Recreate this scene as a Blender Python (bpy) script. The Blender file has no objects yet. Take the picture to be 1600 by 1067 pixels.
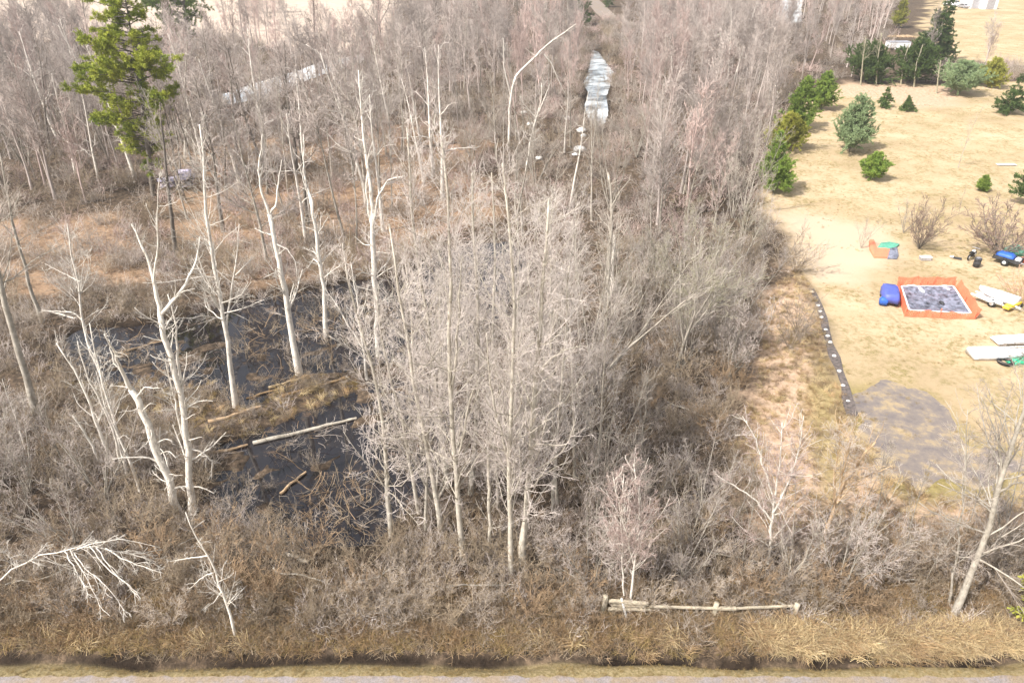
import bpy, math, random
import numpy as np
from mathutils import Vector, Matrix

# ------------------------------------------------------------------ camera, world, sun
PW, PH, F = 1600.0, 1067.0, 1130.0
CAM_H = 28.0
PITCH = math.radians(30.5)
sc = bpy.context.scene
col = sc.collection
cam_d = bpy.data.cameras.new("camera"); cam = bpy.data.objects.new("camera", cam_d); col.objects.link(cam)
cam.location = (0, 0, CAM_H); cam.rotation_euler = (math.pi/2 - PITCH, 0, 0)
cam_d.sensor_width = 36.0; cam_d.lens = F/PW*36.0; cam_d.clip_end = 6000; cam_d.clip_start = 0.5
sc.camera = cam

SUN_EL, SUN_AZ = math.radians(48), math.radians(-125)    # azimuth of the sun seen from the scene, clockwise from +Y
world = bpy.data.worlds.new("World"); sc.world = world; world.use_nodes = True
wn = world.node_tree.nodes; wl = world.node_tree.links
sky = wn.new("ShaderNodeTexSky"); sky.sky_type = 'NISHITA'; sky.sun_disc = False
sky.sun_elevation = SUN_EL; sky.sun_rotation = SUN_AZ
sky.air_density = 1.2; sky.dust_density = 3.0; sky.ozone_density = 1.0
hs = wn.new("ShaderNodeHueSaturation"); hs.inputs["Saturation"].default_value = .36; hs.inputs["Value"].default_value = 1.25   # thin high cloud greys the sky
wl.new(sky.outputs[0], hs.inputs["Color"]); wl.new(hs.outputs[0], wn["Background"].inputs[0]); wn["Background"].inputs[1].default_value = 0.125
sd = bpy.data.lights.new("sun", 'SUN'); sun = bpy.data.objects.new("sun", sd); col.objects.link(sun)
sd.energy = 4.9; sd.angle = math.radians(0.6); sd.color = (1.0, 0.95, 0.88)
sdir = Vector((math.sin(SUN_AZ)*math.cos(SUN_EL), math.cos(SUN_AZ)*math.cos(SUN_EL), math.sin(SUN_EL)))
sun.rotation_euler = sdir.to_track_quat('Z', 'Y').to_euler(); sun.location = (0, 0, 80)
sc.view_settings.view_transform = 'Standard'; sc.view_settings.look = 'None'
sc.view_settings.gamma = 1; sc.view_settings.exposure = 0.5

rng = np.random.default_rng(11)
random.seed(5)
SP, CP = math.sin(PITCH), math.cos(PITCH)

def ray(px, py):
    cx, cy = (px-PW/2)/F, -(py-PH/2)/F
    return np.array([cx, CP+cy*SP, -SP+cy*CP])
def gp(px, py, z=0.0):
    """ground point seen at a pixel of the photograph (measuring the place from the photo)"""
    r = ray(px, py); t = (z-CAM_H)/r[2]
    return np.array([r[0]*t, r[1]*t, z])
def at_depth(px, py, Y):
    r = ray(px, py); t = Y/r[1]
    return np.array([r[0]*t, Y, CAM_H+r[2]*t])
def pix(p):
    x, y, z = p[0], p[1], p[2]-CAM_H
    dep = y*CP - z*SP; up = y*SP + z*CP
    return PW/2+F*x/dep, PH/2-F*up/dep
def gpoly(pts): return np.array([gp(*p)[:2] for p in pts])

def inside(poly, X, Y):
    n = len(poly); r = np.zeros(np.shape(X), bool)
    for i in range(n):
        x1, y1 = poly[i]; x2, y2 = poly[(i+1) % n]
        c = ((y1 > Y) != (y2 > Y))
        with np.errstate(divide='ignore', invalid='ignore'):
            xi = (x2-x1)*(Y-y1)/((y2-y1) if y2 != y1 else 1e-9)+x1
        r ^= c & (X < xi)
    return r
def sdist(poly, X, Y):
    """signed distance, positive inside"""
    d = np.full(np.shape(X), 1e9); n = len(poly)
    for i in range(n):
        a = poly[i]; b = poly[(i+1) % n]; ab = b-a; L = ab@ab+1e-9
        t = np.clip(((X-a[0])*ab[0]+(Y-a[1])*ab[1])/L, 0, 1)
        d = np.minimum(d, np.hypot(X-a[0]-t*ab[0], Y-a[1]-t*ab[1]))
    return np.where(inside(poly, X, Y), d, -d)
_g = np.random.default_rng(3).random((64, 64))
def vnoise(X, Y, s):
    x = np.asarray(X)/s; y = np.asarray(Y)/s
    xi = np.floor(x).astype(int); yi = np.floor(y).astype(int); u = x-xi; v = y-yi
    u = u*u*(3-2*u); v = v*v*(3-2*v); g = lambda a, b: _g[a % 64, b % 64]
    return (g(xi, yi)*(1-u)+g(xi+1, yi)*u)*(1-v)+(g(xi, yi+1)*(1-u)+g(xi+1, yi+1)*u)*v
def sstep(a, b, x): t = np.clip((x-a)/(b-a), 0, 1); return t*t*(3-2*t)

# ------------------------------------------------------------------ regions, read off the photograph, laid on the ground
POND = [gpoly([(78,532),(120,512),(200,505),(300,488),(400,462),(500,448),(560,436),(640,424),(700,385),(790,372),(830,400),(800,470),(760,520),
               (720,560),(690,610),(660,560),(600,570),(560,580),(520,610),(470,600),(430,640),(370,640),(330,600),(250,605),(170,600),(130,590),(90,560)]),
        gpoly([(330,700),(420,650),(520,600),(600,585),(690,600),(740,640),(720,700),(680,740),(640,800),(600,850),(520,862),(440,850),(380,815),(330,790),(305,745)])]
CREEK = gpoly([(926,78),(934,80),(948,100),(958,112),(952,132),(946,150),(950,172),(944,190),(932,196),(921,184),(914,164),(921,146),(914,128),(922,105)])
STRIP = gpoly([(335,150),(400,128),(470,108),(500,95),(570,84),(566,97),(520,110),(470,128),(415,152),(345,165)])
FARWATER = gpoly([(1210,-20),(1255,-20),(1252,35),(1215,38)])
PUDDLE = gpoly([(1335,612),(1400,612),(1450,630),(1480,665),(1500,695),(1560,708),(1590,722),(1560,745),(1500,762),(1440,770),(1400,745),(1370,700),(1345,660)])
LAWN = gpoly([(1195,340),(1188,300),(1212,215),(1262,150),(1320,132),(1420,128),(1500,135),(1600,128),(1900,122),(2100,240),(2300,800),(1560,800),(1500,785),(1440,775),
              (1360,680),(1325,640),(1295,570),(1272,470),(1250,420),(1230,375)])
SCRUB = gpoly([(1185,470),(1250,415),(1275,470),(1298,570),(1330,650),(1370,700),(1440,770),(1620,780),(1700,860),(1300,860),(1190,820),(1140,700),(1185,600)])
FIELD_L = gpoly([(-900,-95),(660,-95),(610,55),(565,80),(480,88),(420,70),(330,55),(120,55),(0,78),(-900,170)])
FIELD_R = gpoly([(1470,-60),(3000,-60),(3000,110),(1600,102),(1480,95),(1440,60)])
LITTER = gpoly([(240,240),(420,215),(740,190),(760,330),(640,400),(520,432),(400,445),(310,430),(250,350)])
LITTER2 = gpoly([(-300,340),(230,335),(300,430),(250,470),(60,470),(-300,460)])
WORN = gpoly([(1330,128),(1500,138),(1520,160),(1440,172),(1380,160),(1310,150),(1270,190),(1225,215),(1250,160)])
DRY = gpoly([(1190,330),(1260,330),(1390,360),(1390,420),(1280,440),(1240,380)])
STRIPGRASS = gpoly([(1262,520),(1292,560),(1318,620),(1325,760),(1300,800),(1272,760),(1265,640)])
ISLE = gpoly([(160,605),(250,600),(360,640),(480,585),(560,575),(570,600),(470,640),(400,680),(300,665),(200,650)])
ditch_y = gp(800, 1026)[1]; road_y = gp(800, 1057)[1]; ditch_w = 0.42

def water_d(X, Y):
    w = (vnoise(X, Y, 1.6)-.5)*.9
    d = np.maximum(sdist(POND[0], X, Y), sdist(POND[1], X, Y))+w
    d = np.maximum(d, sdist(CREEK, X, Y)*1.8+w*.5+.4)
    d = np.maximum(d, sdist(STRIP, X, Y)*1.4+w*.5+.2)
    d = np.maximum(d, sdist(FARWATER, X, Y)+w)
    isle = np.maximum(sdist(ISLE, X, Y)+w*2, (vnoise(X*.8+Y*.6+31, (Y*.8-X*.6)*1.7, 1.9)*.6+vnoise(X*.5-Y*.87, Y*.5+X*.87, .8)*.4-.66)*7*sstep(-.5, .3, d)-1.5*sstep(0, -2, sdist(ISLE, X, Y)+6))
    return d, isle
def height(X, Y):
    X = np.asarray(X, float); Y = np.asarray(Y, float)
    z = (vnoise(X, Y, 7)-.5)*.22+(vnoise(X+9, Y, 1.7)-.5)*.1
    d, isle = water_d(X, Y)
    z = z*sstep(0, -4, d)
    z = z-.75*sstep(-.5, 1.3, d)+.6*sstep(-1.0, .5, isle)*sstep(-.2, 1.2, d)
    z = z-.13*sstep(-2.2, 1.6, sdist(PUDDLE, X, Y)+(vnoise(X, Y, 2.2)-.5)*1.6)
    near = sstep(ditch_y+4, ditch_y+1, Y)
    z = z*(1-near*.8)
    z = z-(.2+.8*vnoise(X, X*0+7, 2.3)**1.5)*np.exp(-((Y-ditch_y-(vnoise(X, X*0, 6)-.5)*.4)/ditch_w)**2)
    return z
def gz(x, y): return float(height(np.array([x]), np.array([y]))[0])

# ------------------------------------------------------------------ materials
def new_mat(name):
    m = bpy.data.materials.new(name); m.use_nodes = True
    nt = m.node_tree; b = nt.nodes["Principled BSDF"]; b.inputs["Roughness"].default_value = .9
    b.inputs["Specular IOR Level"].default_value = .25
    return m, nt, b
def noise(nt, scale, detail=6, rough=.6, coord='Object', vec=None):
    n = nt.nodes.new("ShaderNodeTexNoise"); n.inputs["Scale"].default_value = scale; n.inputs["Detail"].default_value = detail
    n.inputs["Roughness"].default_value = rough
    if vec is None:
        tc = nt.nodes.new("ShaderNodeTexCoord"); vec = tc.outputs[coord]
    nt.links.new(vec, n.inputs["Vector"]); return n
def ramp(nt, fac, stops):
    r = nt.nodes.new("ShaderNodeValToRGB"); nt.links.new(fac, r.inputs[0]); e = r.color_ramp.elements
    e[0].position, e[0].color = stops[0][0], (*stops[0][1], 1); e[1].position, e[1].color = stops[-1][0], (*stops[-1][1], 1)
    for p, c in stops[1:-1]:
        q = e.new(p); q.color = (*c, 1)
    return r
def mixc(nt, fac, a, b, mode='MIX'):
    m = nt.nodes.new("ShaderNodeMix"); m.data_type = 'RGBA'; m.blend_type = mode
    for s, v in ((0, fac), (6, a), (7, b)):
        if hasattr(v, 'links'): nt.links.new(v, m.inputs[s])
        elif s == 0: m.inputs[0].default_value = v
        else: m.inputs[s].default_value = (*v, 1)
    return m.outputs[2]
def bark(name, a, b, scale=3.0, jitter=.25):
    m, nt, bs = new_mat(name)
    n = noise(nt, scale, 5); r = ramp(nt, n.outputs[0], [(.35, a), (.65, b)])
    if 'bark' in name or name == 'dead_wood':
        tcb = nt.nodes.new("ShaderNodeTexCoord"); mp = nt.nodes.new("ShaderNodeMapping"); mp.inputs['Scale'].default_value = (5, 5, 1.6); nt.links.new(tcb.outputs['Object'], mp.inputs[0])
        nb = noise(nt, 1.3, 7, .75, vec=mp.outputs[0]); rb = ramp(nt, nb.outputs[0], [(.34, (.42,.38,.33)), (.46, (1,1,1))]); colr = mixc(nt, 1.0, r.outputs[0], rb.outputs[0], 'MULTIPLY')
        bb = nt.nodes.new("ShaderNodeBump"); bb.inputs['Distance'].default_value = .03; nt.links.new(nb.outputs[0], bb.inputs['Height']); nt.links.new(bb.outputs[0], bs.inputs['Normal'])
    else: colr = r.outputs[0]
    oi = nt.nodes.new("ShaderNodeObjectInfo"); hs = nt.nodes.new("ShaderNodeHueSaturation")
    mr = nt.nodes.new("ShaderNodeMapRange"); mr.inputs[3].default_value = 1-jitter; mr.inputs[4].default_value = 1+jitter
    nt.links.new(oi.outputs["Random"], mr.inputs[0]); nt.links.new(mr.outputs[0], hs.inputs["Value"])
    nt.links.new(colr, hs.inputs["Color"]); nt.links.new(hs.outputs[0], bs.inputs["Base Color"])
    return m
def plain(name, c, rough=.6, var=.12, scale=4, metal=0, spec=.4):
    m, nt, bs = new_mat(name); n = noise(nt, scale, 5)
    r = ramp(nt, n.outputs[0], [(.3, tuple(x*(1-var*1.6) for x in c)), (.7, tuple(min(1, x*(1+var)) for x in c))])
    nt.links.new(r.outputs[0], bs.inputs["Base Color"]); bs.inputs["Roughness"].default_value = rough
    bs.inputs["Metallic"].default_value = metal; bs.inputs["Specular IOR Level"].default_value = spec
    return m
M = {}
M['dead'] = bark('dead_wood', (.62,.57,.50), (.86,.80,.72), 2.5, .12)
M['deadtwig'] = bark('dead_twig', (.52,.48,.42), (.66,.61,.55), 2.0, .12)
M['grey'] = bark('grey_bark', (.26,.23,.19), (.44,.40,.34), 2.2)
M['dark'] = bark('dark_bark', (.13,.11,.09), (.24,.21,.18), 2.2)
M['twig'] = bark('grey_twig', (.36,.305,.26), (.52,.45,.39), 1.2)
M['pale'] = bark('pale_twig', (.52,.455,.415), (.66,.585,.54), 1.2, .12)
M['palebark'] = bark('pale_bark', (.36,.32,.26), (.58,.53,.45), 2.2, .15)
M['fartwig'] = bark('far_twig', (.36,.305,.275), (.52,.45,.41), .6, .32)
M['pink'] = bark('pink_twig', (.48,.36,.32), (.58,.46,.42), 1.2)
M['red'] = bark('red_twig', (.46,.25,.20), (.52,.33,.28), 1.2)
M['olive'] = bark('olive_twig', (.28,.26,.18), (.40,.37,.27), 1.2)
M['brush'] = bark('brush_twig', (.25,.195,.135), (.40,.32,.23), 1.5)
M['brush2'] = bark('brush_brown', (.26,.18,.11), (.38,.27,.17), 1.5)
M['orangebark'] = bark('orange_bark', (.42,.28,.16), (.62,.46,.30), 2.5, .05)
M['straw'] = bark('straw', (.50,.38,.20), (.72,.58,.36), 2.0)
M['straw3'] = bark('straw_brown', (.36,.24,.12), (.54,.38,.22), 2.0)
M['straw2'] = bark('straw_dark', (.26,.19,.08), (.42,.31,.14), 2.0)
M['weed'] = bark('weed', (.28,.18,.09), (.42,.29,.16), 2.0)
M['plank0'] = bark('straw_wood', (.40,.30,.18), (.56,.44,.28), 3)
M['weedtwig'] = bark('reddish_twig', (.22,.15,.125), (.32,.24,.20), 1.5)
M['needle'] = bark('needle', (.10,.17,.03), (.27,.36,.07), 1.5, .15)
M['needle_yellow'] = bark('needle_yellow', (.22,.24,.04), (.42,.40,.08), 1.2, .15)
M['needle_dark'] = bark('needle_dark', (.045,.08,.025), (.12,.18,.05), 1.5, .15)
M['needle_blue'] = bark('needle_blue', (.17,.24,.11), (.32,.40,.21), 1.5, .15)

# ------------------------------------------------------------------ mesh and object helpers
def fast_mesh(name, V, Fq, mat, smooth=True):
    me = bpy.data.meshes.new(name); V = np.asarray(V, np.float32); Fq = np.asarray(Fq, np.int32)
    k = Fq.shape[1]; n = len(Fq)
    me.vertices.add(len(V)); me.vertices.foreach_set("co", V.ravel())
    me.loops.add(n*k); me.loops.foreach_set("vertex_index", Fq.ravel())
    me.polygons.add(n); me.polygons.foreach_set("loop_start", np.arange(0, n*k, k, dtype=np.int32))
    me.polygons.foreach_set("loop_total", np.full(n, k, np.int32))
    if smooth: me.polygons.foreach_set("use_smooth", np.ones(n, bool))
    me.update(calc_edges=True); me.materials.append(mat); return me
def tag(o, label=None, cat=None, group=None, kind=None):
    if label: o['label'] = label
    if cat: o['category'] = cat
    if group: o['group'] = group
    if kind: o['kind'] = kind
    return o
def link(name, me, parent=None, loc=None):
    o = bpy.data.objects.new(name, me); col.objects.link(o)
    if parent is not None: o.parent = parent
    if loc is not None: o.location = loc
    return o
def thing(name, label, cat, loc=(0,0,0), rz=0, group=None, s=1.0):
    o = bpy.data.objects.new(name, None); col.objects.link(o); o.empty_display_size = .3
    o.location = loc; o.rotation_euler = (0, 0, rz); o.scale = (s, s, s)
    return tag(o, label, cat, group)

def mesh_arrays(me):
    V = np.empty(len(me.vertices)*3, np.float32); me.vertices.foreach_get('co', V); Q = np.empty(len(me.loops), np.int32); me.loops.foreach_get('vertex_index', Q); return V.reshape(-1, 3), Q.reshape(-1, 4)
class Tubes:
    """collects bundles of polylines (B,N,3) with radii (B,N) and skins them"""
    def __init__(s): s.b = []
    def add(s, P, R, sides=3):
        if len(P): s.b.append((np.asarray(P, float), np.asarray(R, float), sides))
    def one(s, P, R, sides=6):
        P = np.asarray(P, float)[None]; R = np.asarray(R, float)[None]; s.add(P, R, sides)
    def arrays(s):
        VV, FF, off = [], [], 0
        for P, R, k in s.b:
            B, N, _ = P.shape
            T = np.empty_like(P); T[:, 1:-1] = P[:, 2:]-P[:, :-2]; T[:, 0] = P[:, 1]-P[:, 0]; T[:, -1] = P[:, -1]-P[:, -2]
            T /= np.linalg.norm(T, axis=2, keepdims=True)+1e-9
            mt = P[:, -1]-P[:, 0]; ref = np.zeros((B, 3)); ax = np.argmin(np.abs(mt), axis=1); ref[np.arange(B), ax] = 1
            U = np.cross(T, ref[:, None]); U /= np.linalg.norm(U, axis=2, keepdims=True)+1e-9
            W = np.cross(T, U)
            a = np.arange(k)*2*math.pi/k
            V = P[:, :, None]+R[:, :, None, None]*(np.cos(a)[None, None, :, None]*U[:, :, None]+np.sin(a)[None, None, :, None]*W[:, :, None])
            VV.append(V.reshape(-1, 3))
            b = np.arange(B)[:, None, None]*N*k; i = np.arange(N-1)[None, :, None]*k; j = np.arange(k)[None, None, :]; j2 = (j+1) % k
            q = np.stack([b+i+j, b+i+j2, b+i+k+j2, b+i+k+j], -1).reshape(-1, 4)
            FF.append(q+off)
            if k > 3:   # cap the ends with collapsed quads
                e = (np.arange(B)[:, None]*N*k+(N-1)*k)
                for q0 in range(1, k-1, 2):
                    q2 = np.stack([e[:, 0], e[:, 0]+q0, e[:, 0]+q0+1, e[:, 0]+min(q0+2, k-1)], -1)
                    if q0+2 <= k-1: FF.append(q2+off)
            off += B*N*k
        return np.concatenate(VV), np.concatenate(FF)
    def mesh(s, name, mat): V, Fq = s.arrays(); return fast_mesh(name, V, Fq, mat)

def spawn(g, P, R, dens, t0, t1, ang, lrel, n, wob, trop, rs=.6, rmin=.004, tip=.35, lmin=.15, lmax=9, taper=.6, bias=None):
    B, N, _ = P.shape
    PL = np.linalg.norm(np.diff(P, axis=1), axis=2).sum(1)
    cnt = g.poisson(PL*dens*(t1-t0)); cnt = np.maximum(cnt, 1)
    idx = np.repeat(np.arange(B), cnt); m = len(idx)
    t = t0+(t1-t0)*g.random(m); f = t*(N-1)*.9999; i = f.astype(int); w = (f-i)[:, None]
    pos = P[idx, i]*(1-w)+P[idx, i+1]*w
    rad = R[idx, i]*(1-w[:, 0])+R[idx, i+1]*w[:, 0]
    T = P[idx, i+1]-P[idx, i]; T /= np.linalg.norm(T, axis=1, keepdims=True)+1e-9
    v = g.normal(size=(m, 3)); v -= (v*T).sum(1, keepdims=True)*T; v /= np.linalg.norm(v, axis=1, keepdims=True)+1e-9
    a = np.radians(g.normal(ang[0], ang[1], m))[:, None]
    d = np.cos(a)*T+np.sin(a)*v
    if bias is not None: d = d+np.asarray(bias); d /= np.linalg.norm(d, axis=1, keepdims=True)
    tt = (t-t0)/(t1-t0+1e-9)
    L = np.clip(lrel*PL[idx]*(1-taper*tt)*g.uniform(.55, 1.25, m), lmin, lmax)
    r0 = np.clip(rad*rs, rmin, None); r0 = np.minimum(r0, np.maximum(rmin, L*.022+.003))
    Q = np.empty((m, n, 3)); Q[:, 0] = pos
    for s_ in range(1, n):
        d = d+g.normal(size=(m, 3))*wob; d[:, 2] += trop; d /= np.linalg.norm(d, axis=1, keepdims=True)+1e-9
        Q[:, s_] = Q[:, s_-1]+d*(L/(n-1))[:, None]
    RR = r0[:, None]*np.linspace(1, tip, n)[None]; RR = np.maximum(RR, rmin*.7)
    return Q, RR

def crown(g, W, C, P, R, k):
    """limbs go to W (wood), the finer branches and twigs to C"""
    Q1, R1 = spawn(g, P, R, k.get('d0', 1.6), k.get('t0', .35), k.get('t1', .99), k.get('a0', (48, 12)), k.get('l0', .3), 7, k.get('wob', .16), k.get('trop', .10),
                   rs=k.get('rs0', .5), rmin=.012, taper=k.get('taper', .6), lmax=k.get('lmax', 7))
    W.add(Q1, R1, 5)
    Q1 = np.concatenate([Q1, P[:, np.linspace(P.shape[1]//2, P.shape[1]-1, 7).astype(int)]]) if k.get('tw', True) else Q1
    R1 = np.concatenate([R1, R[:, np.linspace(P.shape[1]//2, P.shape[1]-1, 7).astype(int)]*.3]) if k.get('tw', True) else R1
    Q2, R2 = spawn(g, Q1, R1, k.get('d1', 2.6), .12, .98, (42, 12), k.get('l1', .42), 5, k.get('wob', .16), k.get('trop', .10)*.8, rs=.6, rmin=k.get('r2', .008), lmax=3.5)
    C.add(Q2, R2, 3)
    if k.get('lev', 4) >= 3:
        Q3, R3 = spawn(g, Q2, R2, k.get('d2', 3.6), .12, .98, (40, 13), k.get('l2', .5), 4, .14, k.get('trop', .10)*.7, rs=.7, rmin=k.get('r3', .006), lmax=1.8)
        C.add(Q3, R3, 3)
        if k.get('lev', 4) >= 4:
            Q4, R4 = spawn(g, Q3, R3, k.get('d3', 4.0), .15, .98, (38, 14), .55, 3, .12, .05, rs=.8, rmin=k.get('r4', .005), lmax=.9)
            C.add(Q4, R4, 3)

def trunk_line(g, H, r0, lean=.03, wob=.035, n=12, base=(0,0,0), d0=None, tip=.12):
    d = np.array([g.normal()*lean, g.normal()*lean, 1.0]) if d0 is None else np.array(d0, float)
    d /= np.linalg.norm(d); P = [np.array(base, float)]
    for i in range(n-1):
        d = d+g.normal(size=3)*wob; d[2] += .04; d /= np.linalg.norm(d); P.append(P[-1]+d*H/(n-1))
    t = np.linspace(0, 1, n); R = r0*(1-(1-tip)*t**.8); R[0] *= 1.25
    return np.array(P), R

# prototypes of bare trees: (trunk mesh, crown mesh)
def make_proto(seed, H, r0, k, wood, twig, stems=1, spread=.25):
    g = np.random.default_rng(seed); W, C = Tubes(), Tubes(); PP, RR = [], []
    for s_ in range(stems):
        if stems == 1: P, R = trunk_line(g, H, r0, k.get('lean', .03), k.get('wobt', .035))
        else:
            a = s_*2*math.pi/stems+g.random(); sp = spread*g.uniform(.6, 1.2)
            P, R = trunk_line(g, H*g.uniform(.75, 1.05), r0*g.uniform(.6, 1), d0=(math.cos(a)*sp, math.sin(a)*sp, 1), wob=.06)
        W.one(P, R, 8 if r0 > .1 else 5); PP.append(P); RR.append(R)
    crown(g, W, C, np.array(PP), np.array(RR), k)
    return W.mesh('trunk', M[wood]), C.mesh('crown', M[twig])
PROTO = {}
def protos(kind, seeds, H, r0, k, wood, twig, **kw):
    PROTO[kind] = [(make_proto(s, H, r0, k, wood, twig, **kw), H) for s in seeds]
protos('maple', (1, 2, 3), 16, .20, dict(t0=.32, l0=.30, d0=1.7), 'grey', 'twig')
protos('tall', (4, 5, 6), 18, .19, dict(t0=.45, l0=.20, d0=1.9, a0=(40, 12)), 'grey', 'twig')
protos('pink', (7, 8, 9), 12, .12, dict(t0=.25, l0=.34, d0=2.3, a0=(34, 9), trop=.14, wob=.09), 'grey', 'pink')
protos('dark', (10, 11), 17, .22, dict(t0=.35, l0=.30, d0=1.5), 'dark', 'twig')
protos('clump', (12, 13, 14), 8, .08, dict(t0=.2, l0=.34, d0=2.0, a0=(35, 10)), 'grey', 'twig', stems=5, spread=.38)
protos('olive', (15, 16), 9, .10, dict(t0=.22, l0=.36, d0=1.7, a0=(38, 10)), 'grey', 'olive', stems=4, spread=.4)
protos('snag', (17, 18, 19), 13, .17, dict(t0=.35, l0=.20, d0=.9, d1=1.2, d2=1.6, lev=3, wob=.22, trop=.05, r2=.012, r3=.009, a0=(50, 16)), 'dead', 'deadtwig')
protos('sapling', (20, 21, 22), 6, .04, dict(t0=.2, l0=.30, d0=3.2, a0=(32, 8), trop=.12, wob=.08, lev=3, d2=5, r2=.007, r3=.006), 'grey', 'twig')
FAR = dict(r2=.020, r3=.015, r4=.012)
protos('fmaple', (51, 52, 53, 54), 15, .18, dict(t0=.25, l0=.40, d0=2.2, **FAR), 'grey', 'fartwig')
protos('ftall', (55, 56, 57), 17, .16, dict(t0=.32, l0=.29, d0=2.5, a0=(40, 12), **FAR), 'grey', 'fartwig')
protos('fpink', (58, 59, 60), 12, .12, dict(t0=.22, l0=.34, d0=2.6, a0=(34, 9), trop=.14, wob=.09, **FAR), 'grey', 'pink')
protos('fclump', (68, 69, 70), 7, .07, dict(t0=.2, l0=.36, d0=2.6, d1=3.4, d2=4.5, a0=(36, 11), r2=.010, r3=.009, r4=.008), 'grey', 'fartwig', stems=5, spread=.5)
protos('fdark', (61, 62), 16, .24, dict(t0=.3, l0=.30, d0=1.9, **FAR), 'dark', 'fartwig')
protos('fsnag', (63, 64), 13, .2, dict(t0=.3, l0=.22, d0=1.2, d1=1.6, d2=2, lev=3, wob=.22, r2=.025, r3=.02), 'dead', 'pale')
protos('stand', (65, 66, 67), 15, .12, dict(t0=.22, l0=.27, d0=3.0, d1=3, d2=4, trop=.09, a0=(40, 12), rs0=.28, r2=.009, r3=.0075, r4=.0065), 'palebark', 'pale')
# shrubs
protos('shrub', (30, 31, 32, 33), 3.0, .03, dict(t0=.12, l0=.45, d0=2.6, a0=(42, 14), d1=4.5, d2=6, lev=3, wob=.2, trop=.04, r2=.008, r3=.007), 'brush', 'brush', stems=11, spread=.75)
protos('shrubgrey', (34, 35, 36), 3.4, .03, dict(t0=.12, l0=.45, d0=2.6, a0=(40, 14), d1=4.5, d2=6, lev=3, wob=.2, trop=.04, r2=.008, r3=.007), 'brush', 'twig', stems=10, spread=.7)
protos('shrubred', (37, 38), 2.2, .025, dict(t0=.12, l0=.42, d0=3, a0=(32, 10), d1=5, d2=6, lev=3, wob=.1, trop=.08, r2=.008, r3=.007), 'weed', 'red', stems=12, spread=.6)
protos('shrubpink', (41, 42), 3.4, .03, dict(t0=.12, l0=.4, d0=3, a0=(34, 10), d1=5, d2=6, lev=3, wob=.12, trop=.08, r2=.013, r3=.011), 'dark', 'weedtwig', stems=16, spread=.8)
protos('shrubbrown', (39, 40), 2.4, .025, dict(t0=.12, l0=.45, d0=3, a0=(42, 14), d1=5, d2=6, lev=3, wob=.2, trop=.04, r2=.008, r3=.007), 'brush2', 'brush2', stems=12, spread=.75)

placed = []
SHRUBM = {}
def put_tree(kind, x, y, h, label, name='bare_tree', cat='tree', group='bare trees of the wood', rz=None, tilt=0):
    (tm, cm), H = PROTO[kind][rng.integers(len(PROTO[kind]))]
    rot = rng.uniform(0, 6.28) if rz is None else rz
    if cat != 'tree':      # a shrub is one mesh: stems and twigs together
        if tm.name not in SHRUBM:
            a1 = mesh_arrays(tm); a2 = mesh_arrays(cm); me = fast_mesh('bare_shrub', np.concatenate([a1[0], a2[0]]), np.concatenate([a1[1], a2[1]+len(a1[0])]), tm.materials[0])
            me.materials.append(cm.materials[0]); me.polygons.foreach_set('material_index', np.r_[np.zeros(len(a1[1]), np.int32), np.ones(len(a2[1]), np.int32)]); SHRUBM[tm.name] = me
        o = link(name, SHRUBM[tm.name], loc=(x, y, gz(x, y)-.05)); o.rotation_euler = (0, 0, rot); o.scale = (h/H,)*3; tag(o, label, cat, group); placed.append(o); return o
    o = thing(name, label, cat, (x, y, gz(x, y)-.05), rot, group, h/H)
    if tilt: o.rotation_euler = (rng.normal()*tilt, rng.normal()*tilt, o.rotation_euler[2])
    link('trunk', tm, o); link('crown', cm, o)
    placed.append(o); return o

# ------------------------------------------------------------------ ground sheet
def axis(segs):
    out = []
    for a, b, st0, st1 in segs:
        x = a
        while x < b:
            out.append(x); f = (x-a)/(b-a); x += st0+(st1-st0)*f
    out.append(segs[-1][1]); return np.array(out)
ys = axis([(-60, 12, 8, 1), (12, 18, .5, .3), (18, 24, .12, .15), (24, 110, .38, .6), (110, 240, .6, 1.1), (240, 420, 1.2, 4), (420, 2500, 20, 250)])
xr = axis([(0, 60, .45, .5), (60, 160, .6, 2.5), (160, 1800, 8, 160)])
xs = np.concatenate([-xr[:0:-1], xr])
X, Y = np.meshgrid(xs, ys); X = X.ravel(); Y = Y.ravel(); Z = height(X, Y)
nx, ny = len(xs), len(ys)
i, j = np.meshgrid(np.arange(nx-1), np.arange(ny-1)); a = (j*nx+i).ravel()
ground_me = fast_mesh('ground', np.stack([X, Y, Z], 1), np.stack([a, a+1, a+nx+1, a+nx], 1), None) if False else None
m, nt, bs = new_mat('ground')
ground_me = fast_mesh('ground', np.stack([X, Y, Z], 1), np.stack([a, a+1, a+nx+1, a+nx], 1), m)
nz = (vnoise(X, Y, 3.1)-.5)*3+(vnoise(X, Y, 1.1)-.5)*1.2
def attr(name, val):
    at = ground_me.attributes.new(name, 'FLOAT', 'POINT'); at.data.foreach_set('value', np.ascontiguousarray(val, np.float32))
farY = np.clip(Y/60, 1, 6)
attr('lawn', sstep(-1.2, 1.2, np.maximum(sdist(LAWN, X, Y), sdist(FIELD_R, X, Y))+nz*farY*.5))
attr('field', sstep(-2, 2, sdist(FIELD_L, X, Y)+nz*farY*.5))
attr('scrub', sstep(-1.5, 1.5, sdist(SCRUB, X, Y)+nz))
attr('litter', sstep(-2, 3, np.maximum(sdist(LITTER, X, Y), sdist(LITTER2, X, Y)-1.5)+nz*2))
attr('dry', sstep(-2, 2, sdist(DRY, X, Y)+nz))
attr('worn', sstep(-2, 3, sdist(WORN, X, Y)+nz))
attr('moss', np.maximum(sstep(-.8, .8, sdist(STRIPGRASS, X, Y)+nz*.4)*.8, sstep(-2, .2, sdist(PUDDLE, X, Y)+nz*.4)))
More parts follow.
